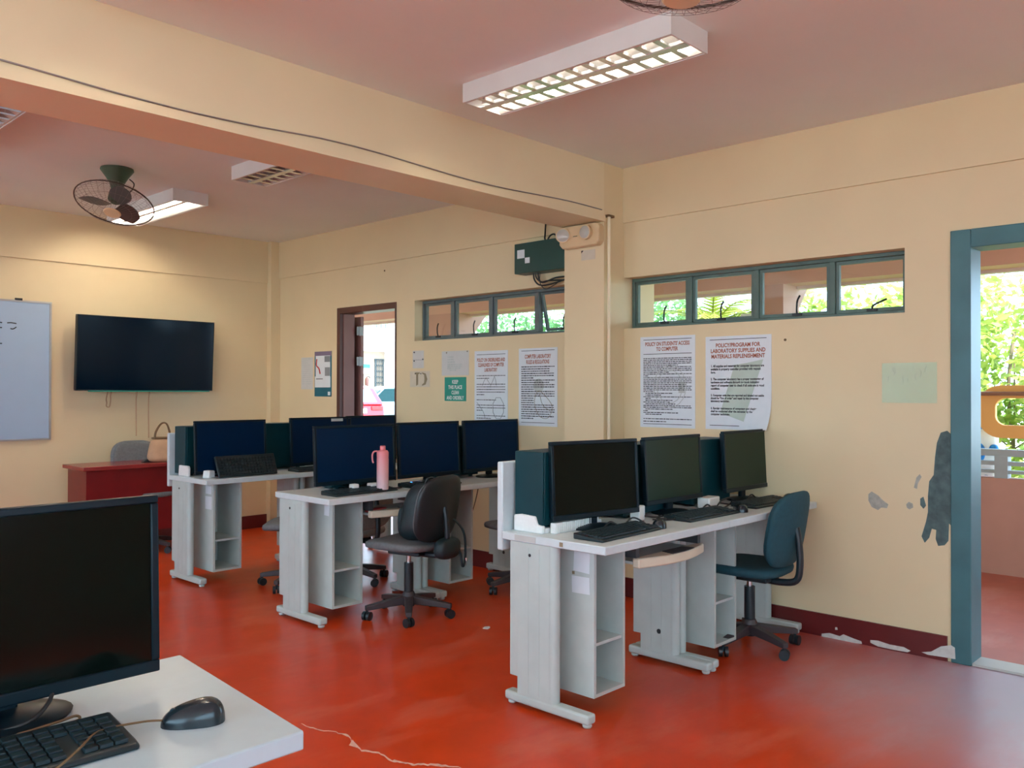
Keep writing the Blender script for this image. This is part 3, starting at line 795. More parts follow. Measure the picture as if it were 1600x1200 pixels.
# ------------------------------------------------------------------ foreground computer
monitor('large black monitor at the left foreground with dark glossy screen', (.512, 1.735, ZT), 0, .56, .358, .036, glossy=True, tilt=2.)
keyboard('black keyboard in the lower left foreground corner', (.405, 1.475, ZT), math.radians(-3), w=.46, d=.15)
mm = mouse('black mouse in the lower left foreground on the pale desk', (.752, 1.512, ZT), math.radians(62), L=.112, wid=.066, hgt=.04)
MB().tube([(0, .05, .010), (-.012, .085, .016), (-.05, .15, .022), (-.13, .17, .026), (-.17, .20, .012), (-.18, .235, .004)], .0021, 6, 6).build('cord', m_brcable, mm)
cable('brown cable loop on the foreground desk behind the keyboard', [(.47, 1.735, .752), (.50, 1.68, .744), (.565, 1.665, .75), (.61, 1.685, .746), (.605, 1.665, .744), (.54, 1.655, .746), (.49, 1.66, .744)], .0025, m_brcable)
cable('thick black cable hanging below the foreground monitor', [(.60, 1.765, .79), (.575, 1.72, .772), (.53, 1.69, .755), (.46, 1.70, .747), (.40, 1.70, .746)], .004)
q = MB().box(0, .10, 0, .05, 0, .03); tag(q.build('plastic_pack', m_white, None, bevel=.01, loc=(.36, 1.665, ZT), rot=(0, 0, .3)), 'crumpled white plastic pack at the left edge of the foreground desk', 'plastic pack')

# ------------------------------------------------------------------ office chairs
def office_chair(label, x, y, rz, seat_m=m_seat, back_m=m_chblk, spin=.3, zs=.46, backpad=True):
    t = thing('office_chair', label, 'chair', (x, y, 0), rz, 'swivel office chairs')
    b = MB(); b.lathe([(0, .06), (.034, .06), (.040, .075), (.040, .13), (.030, .15), (0, .15)], 16)
    for k in range(5):
        a = spin+2*PI*k/5; c, s = math.cos(a), math.sin(a)
        T = Matrix.Rotation(a, 4, 'Z')
        v = []
        for r, w, z0, z1 in ((.02, .026, .075, .125), (.15, .022, .068, .105), (.265, .017, .058, .085)):
            v.append([b.bm.verts.new(T @ Vector((r, sx*w, z))) for sx, z in ((-1, z0), (1, z0), (1, z1), (-1, z1))])
        for A, B in zip(v, v[1:]):
            for i in range(4): b.bm.faces.new((A[i], A[(i+1) % 4], B[(i+1) % 4], B[i]))
        b.bm.faces.new(v[0]); b.bm.faces.new(v[-1])
    base = b.build('star_base', m_chbase, t, bevel=.004)
    for k in range(5):
        a = spin+2*PI*k/5; p = Vector((.255*math.cos(a), .255*math.sin(a), 0)); n = Vector((-math.sin(a+.7), math.cos(a+.7), 0))
        w = MB()
        for s in (-1, 1): w.cyl(p+n*(s*.006)+Vector((0, 0, .026)), p+n*(s*.024)+Vector((0, 0, .026)), .026, n=16)
        w.cyl(p+Vector((0, 0, .028)), p+Vector((0, 0, .075)), .008, n=8)
        w.build('caster', m_chblk, base)
    MB().cyl((0, 0, .15), (0, 0, .32), .028, n=16).build('column_sleeve', m_chblk, t)
    MB().cyl((0, 0, .32), (0, 0, zs-.07), .014, n=14).build('gas_column', m_chrome, t)
    MB().box(-.08, .08, -.13, .10, zs-.085, zs-.06).build('seat_mechanism', m_chblk, t, bevel=.008)
    def f(p):
        q = p.copy(); q.x *= 1-.10*(p.y+.22)/.44; q.z += -.02*max(0, (p.y-.12)/.1)**2*.6+.012*(abs(p.x)/.22)**2
        return q
    MB().sup((0, .02, zs-.028), .225, .215, .032, .55, 32, 12, None, f).build('seat', seat_m, t, angle=60)
    br = MB(); br.tube([(0, -.05, zs-.075), (0, -.17, zs-.080), (0, -.255, zs-.06), (0, -.275, zs+.02), (0, -.268, zs+.14), (0, -.255, zs+.21)], .018, 10, 5)
    br.build('back_support', m_chblk, t)
    zc = zs+.20
    def g(p):
        q = p.copy(); q.y += -.05*(p.x/.22)**2*-1*.6-.10*(p.z/.2)*.35; return q
    sh = MB().sup((0, -.235, zc), .215, .026, .195, .62, 32, 16, None, g).build('backrest', back_m, t, angle=60)
    MB().sup((0, -.212, zc), .200, .022, .180, .62, 32, 16, None, g).build('back_pad', seat_m if backpad else back_m, sh, angle=60)
    return t
office_chair('black swivel chair holding a dark backpack at the middle row', 3.34, 4.0, math.radians(14), m_seat, m_chblk, spin=-2.51)
office_chair('dark teal swivel chair at the wall end of the nearest row', 4.19, 2.22, math.radians(2), m_chblue, m_chblue, spin=.55, zs=.445)
office_chair('grey swivel chair seen through the legs of the middle row desk', 3.66, 5.02, math.radians(6), m_chair3, m_chair3, spin=.9, zs=.38)
office_chair('grey swivel chair tucked under the left desk of the far row', 3.33, 5.17, math.radians(48), m_seat, m_chblk, spin=.2, zs=.45)
office_chair('swivel chair mostly hidden behind the nearest row, one caster showing by its left desk leg', 4.32, 3.98, 0, m_seat, m_chblk, spin=3.05)
office_chair('grey backed chair behind the red desk under the television', 3.17, 7.22, PI, m_seat, m_seat, spin=.6, zs=.52)

# backpack on the middle row chair
t = thing('backpack', 'dark backpack slumped on the black swivel chair of the middle row', 'backpack', (3.375, 3.925, .462), math.radians(14))
def bp(p):
    q = p.copy(); q.x *= 1-.22*(p.z/.17)*.5; q.y *= 1-.2*(p.z/.17)*.5; q.y -= .03*(p.z/.17); return q
MB().sup((0, 0, .17), .13, .085, .17, .6, 32, 18, None, bp).build('body', m_bag, t, angle=60)
MB().sup((-.0, .075, .11), .115, .035, .10, .6, 24, 12, None, None).build('front_pocket', m_bag, t, angle=60)
MB().tube([(-.03, -.05, .33), (-.03, -.06, .365), (.03, -.06, .365), (.03, -.05, .33)], .008, 6).build('top_handle', m_bag, t)
MB().sup((.0, -.185, -.035), .105, .05, .062, .7, 24, 12).build('lower_pouch', m_bag, t, angle=60)
MB().tube([(.09, -.06, .10), (.115, -.14, .12), (.125, -.215, .05), (.118, -.235, -.06), (.10, -.24, -.135), (.075, -.24, -.145), (.066, -.235, -.08), (.06, -.22, -.03)], .008, 6, 6).build('strap', m_bag, t)
MB().box(.104, .118, -.252, -.234, -.125, -.105).build('buckle', m_chrome, t, smooth=False)
MB().box(-.10, .10, .083, .0865, .20, .204).build('zip', m_alu, t, smooth=False)

# ------------------------------------------------------------------ red desk area
t = thing('teacher_desk', 'dark red wooden desk by the television wall', 'desk', (2.565, 6.96, 0))
MB().box(0, 1.04, 0, .44, .72, .75).build('desktop', m_redtop, t, bevel=.003)
MB().box(.035, 1.005, .04, .058, .20, .72).build('front_panel', m_redwood, t, smooth=False)
for x in (.035, .98): MB().box(x, x+.025, .06, .42, 0, .72).build('side_panel', m_redwood, t, smooth=False)
t = thing('handbag', 'tan handbag with brown trim standing on the red desk', 'handbag', (3.25, 7.08, .75), math.radians(-20))
def hb(p):
    q = p.copy(); q.x *= 1-.16*(p.z/.10); q.y *= 1-.35*(p.z/.10); return q
MB().sup((0, 0, .10), .12, .055, .10, .45, 28, 14, None, hb).build('body', m_tan, t, angle=60)
MB().sup((0, 0, .198), .098, .036, .010, .5).build('rim', m_tan2, t)
for sx in (-1, 1): MB().tube([(-.07, sx*.03, .19), (-.062, sx*.033, .25), (-.02, sx*.02, .318), (.02, sx*.02, .318), (.045, sx*.033, .25), (.05, sx*.03, .19)], .006, 8, 5).build('handle', m_tan2, t)
MB().sup((.05, -.045, .175), .022, .012, .025, .8).build('bow', m_tan2, t)
q = MB(); q.prism([(0, 0), (.14, 0), (.13, .035), (.09, .05), (.03, .02)], 0, .07, 'y')
tag(q.build('dark_pouch', m_cable, None, bevel=.006, loc=(3.08, 7.10, .75), rot=(0, 0, -.2)), 'small dark pouch beside the handbag on the red desk', 'pouch')

# television
t = thing('television', 'large black flat television mounted on the cream back wall', 'television', (3.295, 7.49, 1.343))
T = Matrix.Rotation(math.radians(2.), 4, 'X')
T = Matrix.Rotation(math.radians(3.2), 4, 'X')
q = MB(); w = 1.20; h = .632; z = .008
q.box(-w/2, w/2, 0, .05, 0, z, T).box(-w/2, w/2, 0, .05, h-z, h, T).box(-w/2, -w/2+z, 0, .05, z, h-z, T).box(w/2-z, w/2, 0, .05, z, h-z, T).box(-w/2+.004, w/2-.004, .012, .045, .004, h-.004, T)
q.build('casing', m_black, t, bevel=.003)
MB().box(-w/2+z, w/2-z, .004, .0125, z, h-z, T).build('screen', m_tvscreen, t, smooth=False)
MB().box(-w/2+.10, w/2-.03, -.002, .01, -.008, .001, T).build('reflection_strip', m_green, t, smooth=False)  # strip coloured green for the reflection along the television's lower edge
MB().box(-.2, .2, .045, .15, .2, .45).build('wall_mount', m_cable, t, smooth=False)
for k, (x, zl, loop) in enumerate(((2.98, 1.21, 1), (3.235, .95, 0), (3.345, .93, 0))):
    P = [(x, 7.525, 1.39), (x+.005, 7.60, 1.28), (x+.012, 7.61, zl+.03), (x+.01, 7.61, zl)]
    if loop: P += [(x+.035, 7.61, zl-.005), (x+.045, 7.61, zl+.06), (x+.04, 7.60, 1.30), (x+.035, 7.56, 1.36)]
    cb = MB().tube(P, .005, 6, 5).build('cable', m_tan, None)
    tag(cb, ['short brown cable looped below the left half of the television', 'brown cable hanging from the middle of the television to the bag handle', 'brown cable hanging from the television onto the handbag'][k], 'cable', 'cables under the television')

# whiteboard
t = thing('whiteboard', 'whiteboard with a few black marks at the left edge of the photo', 'whiteboard', (1.35, YB-.001, .94))
MB().box(-1.185, 1.185, -.018, 0, .012, 1.118).build('board', m_wb, t, smooth=False)
q = MB(); q.box(-1.2, 1.2, -.024, 0, 0, .014).box(-1.2, 1.2, -.024, 0, 1.116, 1.13).box(-1.2, -1.184, -.024, 0, .014, 1.116).box(1.184, 1.2, -.024, 0, .014, 1.116)
q.build('frame', m_alu, t, smooth=False)
MB().box(.93, .98, -.026, -.003, 1.127, 1.145).build('clip', m_cable, t, smooth=False)
q = MB()
for P in ([(.872, .942), (.90, .945), (.938, .94)], [(.895, .898), (.915, .896), (.938, .912)], [(.80, .945), (.835, .942)], [(.80, .90), (.835, .903)], [(.80, .775), (.836, .777)]):
    q.tube([(x, -.0188, zz) for x, zz in P], .0045, 5, 4)
q.build('marker_writing', m_ink, t)

# ------------------------------------------------------------------ wall posters (right wall)
def sheet(name, label, cat, y0, y1, z0, z1, mat=m_paper, X=XW, group=None, th=.0025, curl=False):
    """y0 > y1 : left edge is the larger Y"""
    t = thing(name, label, cat, (X, (y0+y1)/2, (z0+z1)/2), 0, group)
    hw, hh = abs(y0-y1)/2, (z1-z0)/2
    if not curl: MB().box(-th, -.0004, -hw, hw, -hh, hh).build('sheet', mat, t, smooth=False)
    else:
        g = MB(); n = 12; V = {}
        for k in (0, 1):
            for i in range(n+1):
                for j in range(n+1):
                    u, v = i/n, j/n   # u=1 right edge (-Y), v=0 bottom
                    c = max(0, (u-.55)/.45)*max(0, (.35-v)/.35)
                    V[k, i, j] = g.bm.verts.new((-.0006-.002*k-.035*c*c, hw-2*hw*u+.014*c*c, -hh+2*hh*v+.006*c))
        for i in range(n):
            for j in range(n):
                for k in (0, 1): g.bm.faces.new((V[k, i, j], V[k, i+1, j], V[k, i+1, j+1], V[k, i, j+1]))
        for i in range(n):
            for j in (0, n): g.bm.faces.new((V[0, i, j], V[0, i+1, j], V[1, i+1, j], V[1, i, j])); g.bm.faces.new((V[0, j, i], V[0, j, i+1], V[1, j, i+1], V[1, j, i]))
        g.build('sheet', mat, t)
    t['hw'] = hw; t['hh'] = hh
    return t
def wordbars(parent, name, rows_, hw, mat, x=-.0035, bar=.006):
    """rows of illegible small print: (z, left frac, right frac)"""
    q = MB()
    for z, a, bfr in rows_:
        y = hw*(1-2*a); end = hw*(1-2*bfr)
        while y > end+.004:
            w = random.uniform(.008, .03); w = min(w, y-end)
            hh = bar*random.uniform(.38, .52)
            q.box(x, x+.0006, y-w, y, z-hh, z+hh); y -= w+.004
    q.build(name, mat, parent, smooth=False)
def rule(parent, zs_, hw, a=.07, bfr=.93, th=.0035):
    for z in zs_: MB().box(-.0036, -.003, hw*(1-2*bfr), hw*(1-2*a), z-th/2, z+th/2).build('rule', m_ink, parent, smooth=False)
XT = -.0032
# 1 orderliness
p = sheet('policy_poster', 'white policy poster about orderliness and cleanliness, beside the green sign', 'poster', 4.785, 4.43, 1.09, 1.655, group='policy posters'); hw, hh = p['hw'], p['hh']
rule(p, (hh-.028,), hw)
text('title', "POLICY ON ORDERLINESS AND\nCLEANLINESS OF COMPUTER\nLABORATORY", m_orange_ink, p, (XT, 0, hh-.055), w=hw*1.68, h=.105, bold=.003)
zz = [(hh-.19, .07, .93), (hh-.21, .07, .45), (hh-.255, .07, .93), (hh-.275, .07, .93), (hh-.295, .07, .93), (hh-.315, .07, .93), (hh-.335, .07, .3), (hh-.375, .07, .66), (hh-.415, .07, .93), (hh-.435, .07, .93), (hh-.455, .07, .25), (hh-.495, .07, .93), (hh-.515, .07, .52)]
for g_ in (zz[0:2], zz[2:7], zz[7:8], zz[8:11], zz[11:13]): wordbars(p, 'body_text', g_, hw, m_ink)
q = MB(); q.tube([(XT, -.02+.06*math.cos(a)*1.0-.06, -hh+.13+.085*math.sin(a)) for a in [i*PI/4+.39 for i in range(8)]], .0022, 5, 1, True)
q.tube([(XT, .15, -hh+.17), (XT, .08, -hh+.10), (XT, .06, -hh+.05)], .0018, 5, 2).tube([(XT, .09, -hh+.30), (XT, .05, -hh+.36), (XT, .0, -hh+.30), (XT, -.04, -hh+.37), (XT, -.06, -hh+.30)], .0018, 5, 2)
q.build('line_drawing', m_gink, p)
# 2 rules
p = sheet('rules_poster', 'white poster of computer laboratory rules left of the middle column', 'poster', 4.318, 3.945, 1.095, 1.66, group='policy posters'); hw, hh = p['hw'], p['hh']
rule(p, (hh-.018, -hh+.025), hw)
text('title', "COMPUTER LABORATORY\nRULES & REGULATIONS", m_orange_ink, p, (XT, 0, hh-.045), w=hw*1.35, h=.07, bold=.003)
zz = []; z = hh-.135; k = 0
while z > -hh+.04:
    zz.append((z, .07, random.choice([.93, .93, .93, .8, .62, .4]))); z -= .0163
wordbars(p, 'body_text', zz, hw, m_ink, bar=.0075)
q = MB(); q.cyl((XT+.0005, -.01, .01), (XT, -.01, .01), .05, n=18); q.build('printed_figure_head', m_pinkwm, p)
q = MB(); q.tube([(XT, .0, -.03), (XT, .03, -.12), (XT, -.02, -.21), (XT, -.10, -.22), (XT, -.14, -.14), (XT, -.07, -.06)], .0018, 5, 4, True).tube([(XT, -.02, -.05), (XT, -.05, -.13), (XT, -.12, -.17)], .0018, 5, 4)
q.build('line_drawing', m_tape, p)
# 3 access
p = sheet('policy_poster', 'white policy poster about student access, right of the middle column', 'poster', 3.238, 2.83, 1.118, 1.70, group='policy posters'); hw, hh = p['hw'], p['hh']
rule(p, (hh-.02, hh-.112, -hh+.022), hw, .06, .94)
text('title', "POLICY ON STUDENTS' ACCESS\nTO COMPUTER", m_orange_ink, p, (XT, 0, hh-.034), w=hw*1.62, h=.06, bold=.003)
zz = []; z = hh-.14
lens = [.94, .94, .94, .94, .7, .94, .94, .94, .55, .94, .15, .94, .94, .94, .94, .85, .94, .94, .94, .25, .6, .4, .94, .2, .6, .55, .65, .94, .94, .6, .15, .7, .4]
for i, e in enumerate(lens):
    zz.append((z, .06 if e not in (.4, .2, .6, .65) else .10, e)); z -= .0112
wordbars(p, 'body_text', zz, hw, m_ink, bar=.0058)
wordbars(p, 'body_text', [(-hh+.055, .06, .94), (-hh+.038, .06, .5)], hw, m_ink, bar=.0058)
q = MB()
for r in (.095, .12): q.tube([(XT, -.02+r*math.cos(a), -.03+r*1.1*math.sin(a)) for a in [i*PI/10 for i in range(20)]], .0022, 5, 1, True)
q.box(XT-.0001, XT+.0004, -.13, -.085, -.07, 0)
q.build('printed_emblem', m_pinkwm, p)
# 4 supplies
p = sheet('policy_poster', 'white policy poster about laboratory supplies with a curled lower right corner', 'poster', 2.757, 2.325, 1.12, 1.682, group='policy posters', curl=True); hw, hh = p['hw'], p['hh']
rule(p, (hh-.02,), hw, .07, .93)
q = MB().box(-.0036, -.003, -hw*.05, hw*.86, -hh+.022, -hh+.0255); q.build('rule', m_ink, p, smooth=False)
text('title', "POLICY/PROGRAM FOR\nLABORATORY SUPPLIES AND\nMATERIALS REPLENISHMENT", m_orange_ink, p, (XT, 0, hh-.042), w=hw*1.66, h=.092, bold=.003)
q = MB(); q.prism([(-.165, hh-.145), (-.055, hh-.165), (.02, hh-.175), (.115, -hh+.10), (-.04, -hh+.05)], -.0034, -.0030, 'x')
q.build('printed_watermark', m_grwm, p, smooth=False)
body4 = ["1. All supplies and materials for computer laboratory are\navailable in property custodian provided with request\nform.",
         "2. The computer laboratory has a proper monitoring of\nhardware and software through log book indicating\nreport of computer user to check if all units are in good\ncondition.",
         "3. Computer units that are reported and labeled not usable\nshould be \"Out of order\" and repair by the computer\nlaboratory technician.",
         "4. Regular maintenance of computers and checkup, parts\nshall be conducted after the semester by the laboratory\ncomputer technician."]
z = hh-.172
for s in body4:
    n = s.count('\n')+1
    text('body_text', s, m_ink, p, (XT-.0006, hw*.83, z), w=hw*1.62, h=n*.019-.004, align='LEFT', bold=.004); z -= n*.019+.022
# green sign
p = sheet('reminder_sign', 'small green sign with white lettering asking to keep the place clean', 'sign', 5.128, 4.88, 1.268, 1.457, m_green); hw, hh = p['hw'], p['hh']
for i, s in enumerate(('KEEP', 'THIS PLACE', 'CLEAN', 'AND ORDERLY')):
    text('lettering', s, m_white, p, (XT, 0, hh-.022-i*.042), h=.030, w=[.07, .16, .085, .20][i], bold=.003)
# notices
p = sheet('notice_sheet', 'faint white printed notice above the green sign', 'notice', 5.165, 4.85, 1.47, 1.665, m_paper2, th=.0015); hw = p['hw']
wordbars(p, 'body_text', [(.05, .22, .45), (.03, .22, .45), (.01, .22, .5), (-.01, .22, .75), (-.025, .22, .75), (-.04, .22, .7), (-.055, .3, .55)], hw, m_pinkwm, x=-.0022, bar=.013)
q = MB().cyl((-.004, .10, .085), (0, .10, .085), .006, n=8).cyl((-.004, -.14, .09), (0, -.14, .09), .006, n=8); q.build('pin', m_tape, p)
p = sheet('notice_sheet', 'small pinned note right of the open brown door', 'notice', 5.525, 5.385, 1.535, 1.68, m_paper2, th=.0015)
q = MB().box(-.0022, -.0015, -.07, .07, -.005, -.002); q.build('fold_line', m_gink, p, smooth=False)
q = MB()
for y, z in ((.05, .06), (.05, -.012), (-.06, .0)): q.cyl((-.005, y, z), (0, y, z), .006, n=8)
q.build('pin', m_ink, p)
p = sheet('torn_notice', 'torn pale paper with brown tape marks right of the open brown door', 'notice', 5.56, 5.31, 1.38, 1.51, m_sticker, th=.0012)
q = MB(); q.prism([(.06, .055), (.0, .055), (.0, .045), (.02, .04), (.02, -.045), (.045, -.055), (.045, .04), (.06, .045)], -.0022, -.0015, 'x')
q.prism([(-.03, .055), (-.075, .045), (-.095, .0), (-.075, -.045), (-.03, -.055), (-.03, -.045), (-.055, -.03), (-.06, .0), (-.055, .035), (-.03, .045)], -.0022, -.0015, 'x')
q.build('tape_mark', m_tape, p, smooth=False)
q = MB().cyl((-.005, .055, .045), (0, .055, .045), .005, n=8).cyl((-.005, -.015, .045), (0, -.015, .045), .005, n=8); q.build('pin', m_ink, p)
p = sheet('pamphlet', 'framed teal and mauve leaflet left of the open brown door', 'leaflet', 6.955, 6.683, 1.293, 1.715, m_teal, th=.004); hw, hh = p['hw'], p['hh']
q = MB().box(-.0046, -.004, -hw, hw, hh-.045, hh); q.build('header_band', m_purple, p, smooth=False)
q = MB().box(-.0050, -.004, -hw*.86, hw*.86, hh-.235, hh-.04).box(-.0050, -.004, -hw*.9, hw*.95, -hh+.085, hh-.235); q.build('white_panel', m_paper, p, smooth=False)
q = MB().tube([(-.0056, hw*.7, hh-.07), (-.0056, hw*.75, hh-.13), (-.0056, hw*.45, hh-.16), (-.0056, hw*.3, hh-.21)], .007, 6); q.build('printed_figure', m_redink, p)
for y0_, y1_, a_, b_, nm_ in ((-hw*.84, -hw*.2, hh-.10, hh-.045, 'printed_picture'), (-hw*.84, -hw*.25, hh-.23, hh-.15, 'printed_picture'), (0, hw*.8, hh-.262, hh-.252, 'body_text')): MB().box(-.0056, -.005, y0_, y1_, a_, b_).build(nm_, m_gink, p, smooth=False)
q = MB().box(-.0050, -.004, -hw*.88, -hw*.6, -hh+.012, -hh+.045); q.build('corner_mark', m_paper, p, smooth=False)
p = sheet('notice_sheet', 'faint white sheet of small print left of the teal leaflet', 'notice', 7.185, 6.985, 1.36, 1.665, m_paper2, th=.0015); hw = p['hw']
wordbars(p, 'body_text', [(.14-i*.02, .1, random.choice([.9, .8, .6])) for i in range(13)], hw, m_pinkwm, x=-.0022, bar=.005)
p = sheet('plastic_sleeve', 'empty glossy clear plastic sleeve on the wall left of the right hand doorway', 'plastic sleeve', 1.70, 1.428, 1.292, 1.50, m_sleeve, th=.003)
for i in range(9):
    y = random.uniform(-.12, .12); z = random.uniform(.02, .09); q = MB(); q.tube([(-.004, y, z), (-.005, y+random.uniform(-.01, .01), z-.015), (-.004, y+random.uniform(-.01, .01), z-random.uniform(.02, .04))], .0012, 5, 2); q.build('crease', m_lens, p)
# small labels on desks
def note(label, loc, y, z, mat=m_paper, rz=0, name='paper_label'):
    o = MB().box(-.0016, 0, -y/2, y/2, -z/2, z/2).build(name, mat, None, smooth=False, loc=loc, rot=(rz, 0, 0)); return tag(o, label, 'label', 'paper labels on the desk cabinets')
note('crumpled white paper taped high on the left cabinet of the nearest row', (2.8345, 2.27, .632), .085, .085, rz=.05)
note('white printed label lower on the left cabinet of the nearest row', (2.8345, 2.275, .535), .095, .07, rz=-.03)
note('tiny orange sticker above the white label on the left cabinet of the nearest row', (2.8345, 2.315, .582), .013, .013, m_tape)
note('white label on the left cabinet of the middle row', (2.9345, 4.26, .65), .05, .07, rz=.04)
note('white label high on the left cabinet of the far row', (2.9545, 5.73, .645), .08, .055)
note('white paper lower on the left cabinet of the far row', (2.9545, 5.73, .555), .09, .09)
o = note('brown square sticker on the left edge of the nearest table top', (2.7004, 2.27, .722), .018, .018, m_tape)
o = note('strip of worn tape with pencilled marks on the left edge of the nearest table top', (2.7004, 2.47, .722), .12, .024, m_pinkwm)

# ------------------------------------------------------------------ emergency light, green box
t = thing('emergency_light', 'yellowed twin lamp emergency light on the column below the beam', 'emergency light', (4.43, 3.53, 2.36))
q = MB(); q.prism([(-.165, -.045), (-.14, -.072), (.14, -.072), (.165, -.045), (.165, .05), (.14, .072), (-.14, .072), (-.165, .05)], -.062, -.001, 'x'); q.build('housing', m_elbody, t, bevel=.008)
for y, rot in ((.125, .55), (-.075, -.05)):
    T = Matrix.Translation((-.066, y, .012)) @ Matrix.Scale(.84, 4) @ Matrix.Rotation(rot, 4, 'Z') @ Matrix.Rotation(-PI/2, 4, 'Y')
    hd = MB(); hd.lathe([(0, -.02), (.045, -.018), (.056, .02), (.058, .032), (.050, .034), (0, .034)], 28, T); ho = hd.build('lamp_head', m_elbody, t)
    ln = MB(); ln.lathe([(0, .048), (.025, .044), (.042, .038), (.049, .0342), (0, .0342)], 28, T); ln.build('lens', m_lens, ho)
MB().box(-.0635, -.062, .01, .045, -.003, .003).build('name_mark', m_tape, t, smooth=False)
p = sheet('paper_label', 'small cream label under the emergency light', 'label', 3.555, 3.44, 2.207, 2.272, m_sticker, X=4.43, th=.0015)
MB().prism([(p['hw'], p['hh']), (p['hw']-.018, p['hh']), (p['hw'], p['hh']-.018)], -.0021, -.0014, 'x').build('corner_mark', m_ink, p, smooth=False)
t = thing('junction_cabinet', 'dark green metal cabinet with two white labels above the far windows', 'cabinet', (XW, 4.02, 2.30))
MB().box(-.12, -.001, -.235, .235, -.108, .108).build('cabinet_body', m_dkgreen, t, bevel=.004)
MB().box(-.122, -.120, .135, .205, .0, .06).build('label', m_paper, t, smooth=False)
MB().box(-.122, -.120, .085, .13, -.04, .0).build('label', m_paper, t, smooth=False)
for k, P in enumerate(([(-.06, -.02, .10), (-.055, .0, .13), (-.04, .01, .17), (-.03, .01, .30)], [(-.06, -.02, .10), (-.055, -.05, .145), (-.05, -.09, .15), (-.05, -.12, .10)],
    [(-.06, .10, -.105), (-.06, .095, -.15), (-.055, .06, -.19), (-.05, .0, -.20), (-.05, -.10, -.19), (-.05, -.20, -.17)], [(-.06, .08, -.105), (-.06, .075, -.14), (-.055, .03, -.175), (-.05, -.04, -.17), (-.05, -.20, -.18)],
    [(-.06, .04, -.105), (-.06, .04, -.18), (-.055, .0, -.225), (-.05, -.06, -.215), (-.05, -.14, -.18)], [(-.06, .06, -.105), (-.06, .05, -.15), (-.055, .02, -.18), (-.05, -.10, -.155), (-.05, -.20, -.155)])):
    MB().tube(P, .006 if k != 4 else .003, 7, 5).build('cable', m_cable, t)

# cracked strip of floor paint showing pale screed, beside the foreground desk
def PF(u, v):
    d = F_+R_*((u-800)/FPX)+U_*((600-v)/FPX); t = -HC/d.z; p = CP+d*t; return Vector((p.x, p.y, 0))
rc = random.Random(5); cp = [(470,1130),(484,1137),(500,1141),(525,1144),(545,1150),(554,1163),(566,1173),(588,1177),(600,1180),(612,1189),(630,1191),(648,1195),(668,1195),(690,1196),(715,1199),(740,1206)]
fine = []
for a, b2 in zip(cp, cp[1:]):
    for k in range(4): fine.append((a[0]+(b2[0]-a[0])*k/4+rc.uniform(-1.5, 1.5), a[1]+(b2[1]-a[1])*k/4+rc.uniform(-.8, .8)))
q = MB(); up = [PF(u, v-rc.uniform(.3, 1.5)*(1.6 if 540 < u < 700 else .7)) for u, v in fine]; dn = [PF(u, v+rc.uniform(.3, 1.5)*(1.6 if 540 < u < 700 else .7)) for u, v in fine]
for z in (.0006,):
    for k in range(len(fine)-1):
        q.face([Vector((p.x, p.y, z)) for p in (up[k], up[k+1], dn[k+1], dn[k])])
q.face([PF(u, v)+Vector((0, 0, .0009)) for u, v in ((545, 1165), (551, 1156), (554, 1160), (560, 1166), (559, 1169))])
m_crack = M('pale_screed', (.72, .42, .34), .8, var=.15, scale=40)
o = q.build('floor_crack', m_crack, floor, smooth=False)
# paper scrap and scuffs on the floor
q = MB(); q.prism([(0, 0), (.03, .01), (.045, .03), (.02, .045), (-.01, .03)], 0, .003); tag(q.build('paper_scrap', m_paper, None, smooth=False, loc=(3.46, 3.45, 0)), 'scrap of white paper on the red floor right of the swivel chair', 'paper')

# ------------------------------------------------------------------ outside: corridor
XC = 7.22
sbox('trim_10', m_cfloor, [(XW+.15, XC+.2, -6, 14, -.14, -.02)])
sbox('trim_11', m_pinkcol, [(XC, XC+.15, -6, 5.0, -.02, .70)])                    # parapet
sbox('trim_12', m_cceil, [(XW+.15, 8.2, -6, 14, 2.78, 2.92)])
sbox('trim_13', m_pinkwall, [(XC, XC+.25, -6, 14, 2.305, 2.78)])
sbox('trim_14', m_palepink, [(XC+.25, XC+.33, -6, 14, 2.28, 2.36)])
for i, (y, yw) in enumerate(((-.7, .4), (3.49, .31), (7.78, .47))):
    sbox('trim_%d' % (15+i), m_pinkcol if i != 1 else m_pinkcol, [(XC-.02, XC+.30, y, y+yw, -.02, 2.305)])
    q = MB(); q.prism([(XC+.30, 1.98), (XC+.30, 2.305), (XC+.75, 2.78), (XC+.95, 2.78), (XC+.95, 2.70)], y+.06, y+yw-.06, 'y'); struct(q.build('trim_%d' % (20+i), m_pinkcol, None, smooth=False))
rl = thing('balustrade', 'grey painted balustrade on the parapet outside the right hand doorway', 'railing', (XC+.075, 0, .70))
for z0, z1 in ((.165, .215), (.095, .125), (.035, .058)): MB().box(-.04, .04, -5, 4.9, z0, z1).build('rail', m_rail, rl, smooth=False)
for y in (-4, -2.6, -1.2, .4, 1.73, 3.2, 4.6): MB().box(-.05, .05, y, y+.09, 0, .166).build('post', m_rail, rl, smooth=False)
hr = thing('handrail', 'thin brown pipe handrail above the balustrade outside the right hand doorway', 'railing', (XC, 0, 0))
MB().cyl((.03, -5, 1.337), (.03, 3.45, 1.337), .016, n=10).build('rail_pipe', m_pipe, hr)
for y in (-3.6, .2): MB().cyl((.06, y, .70), (.03, y, 1.337), .012, n=8).build('stanchion', m_pipe, hr)
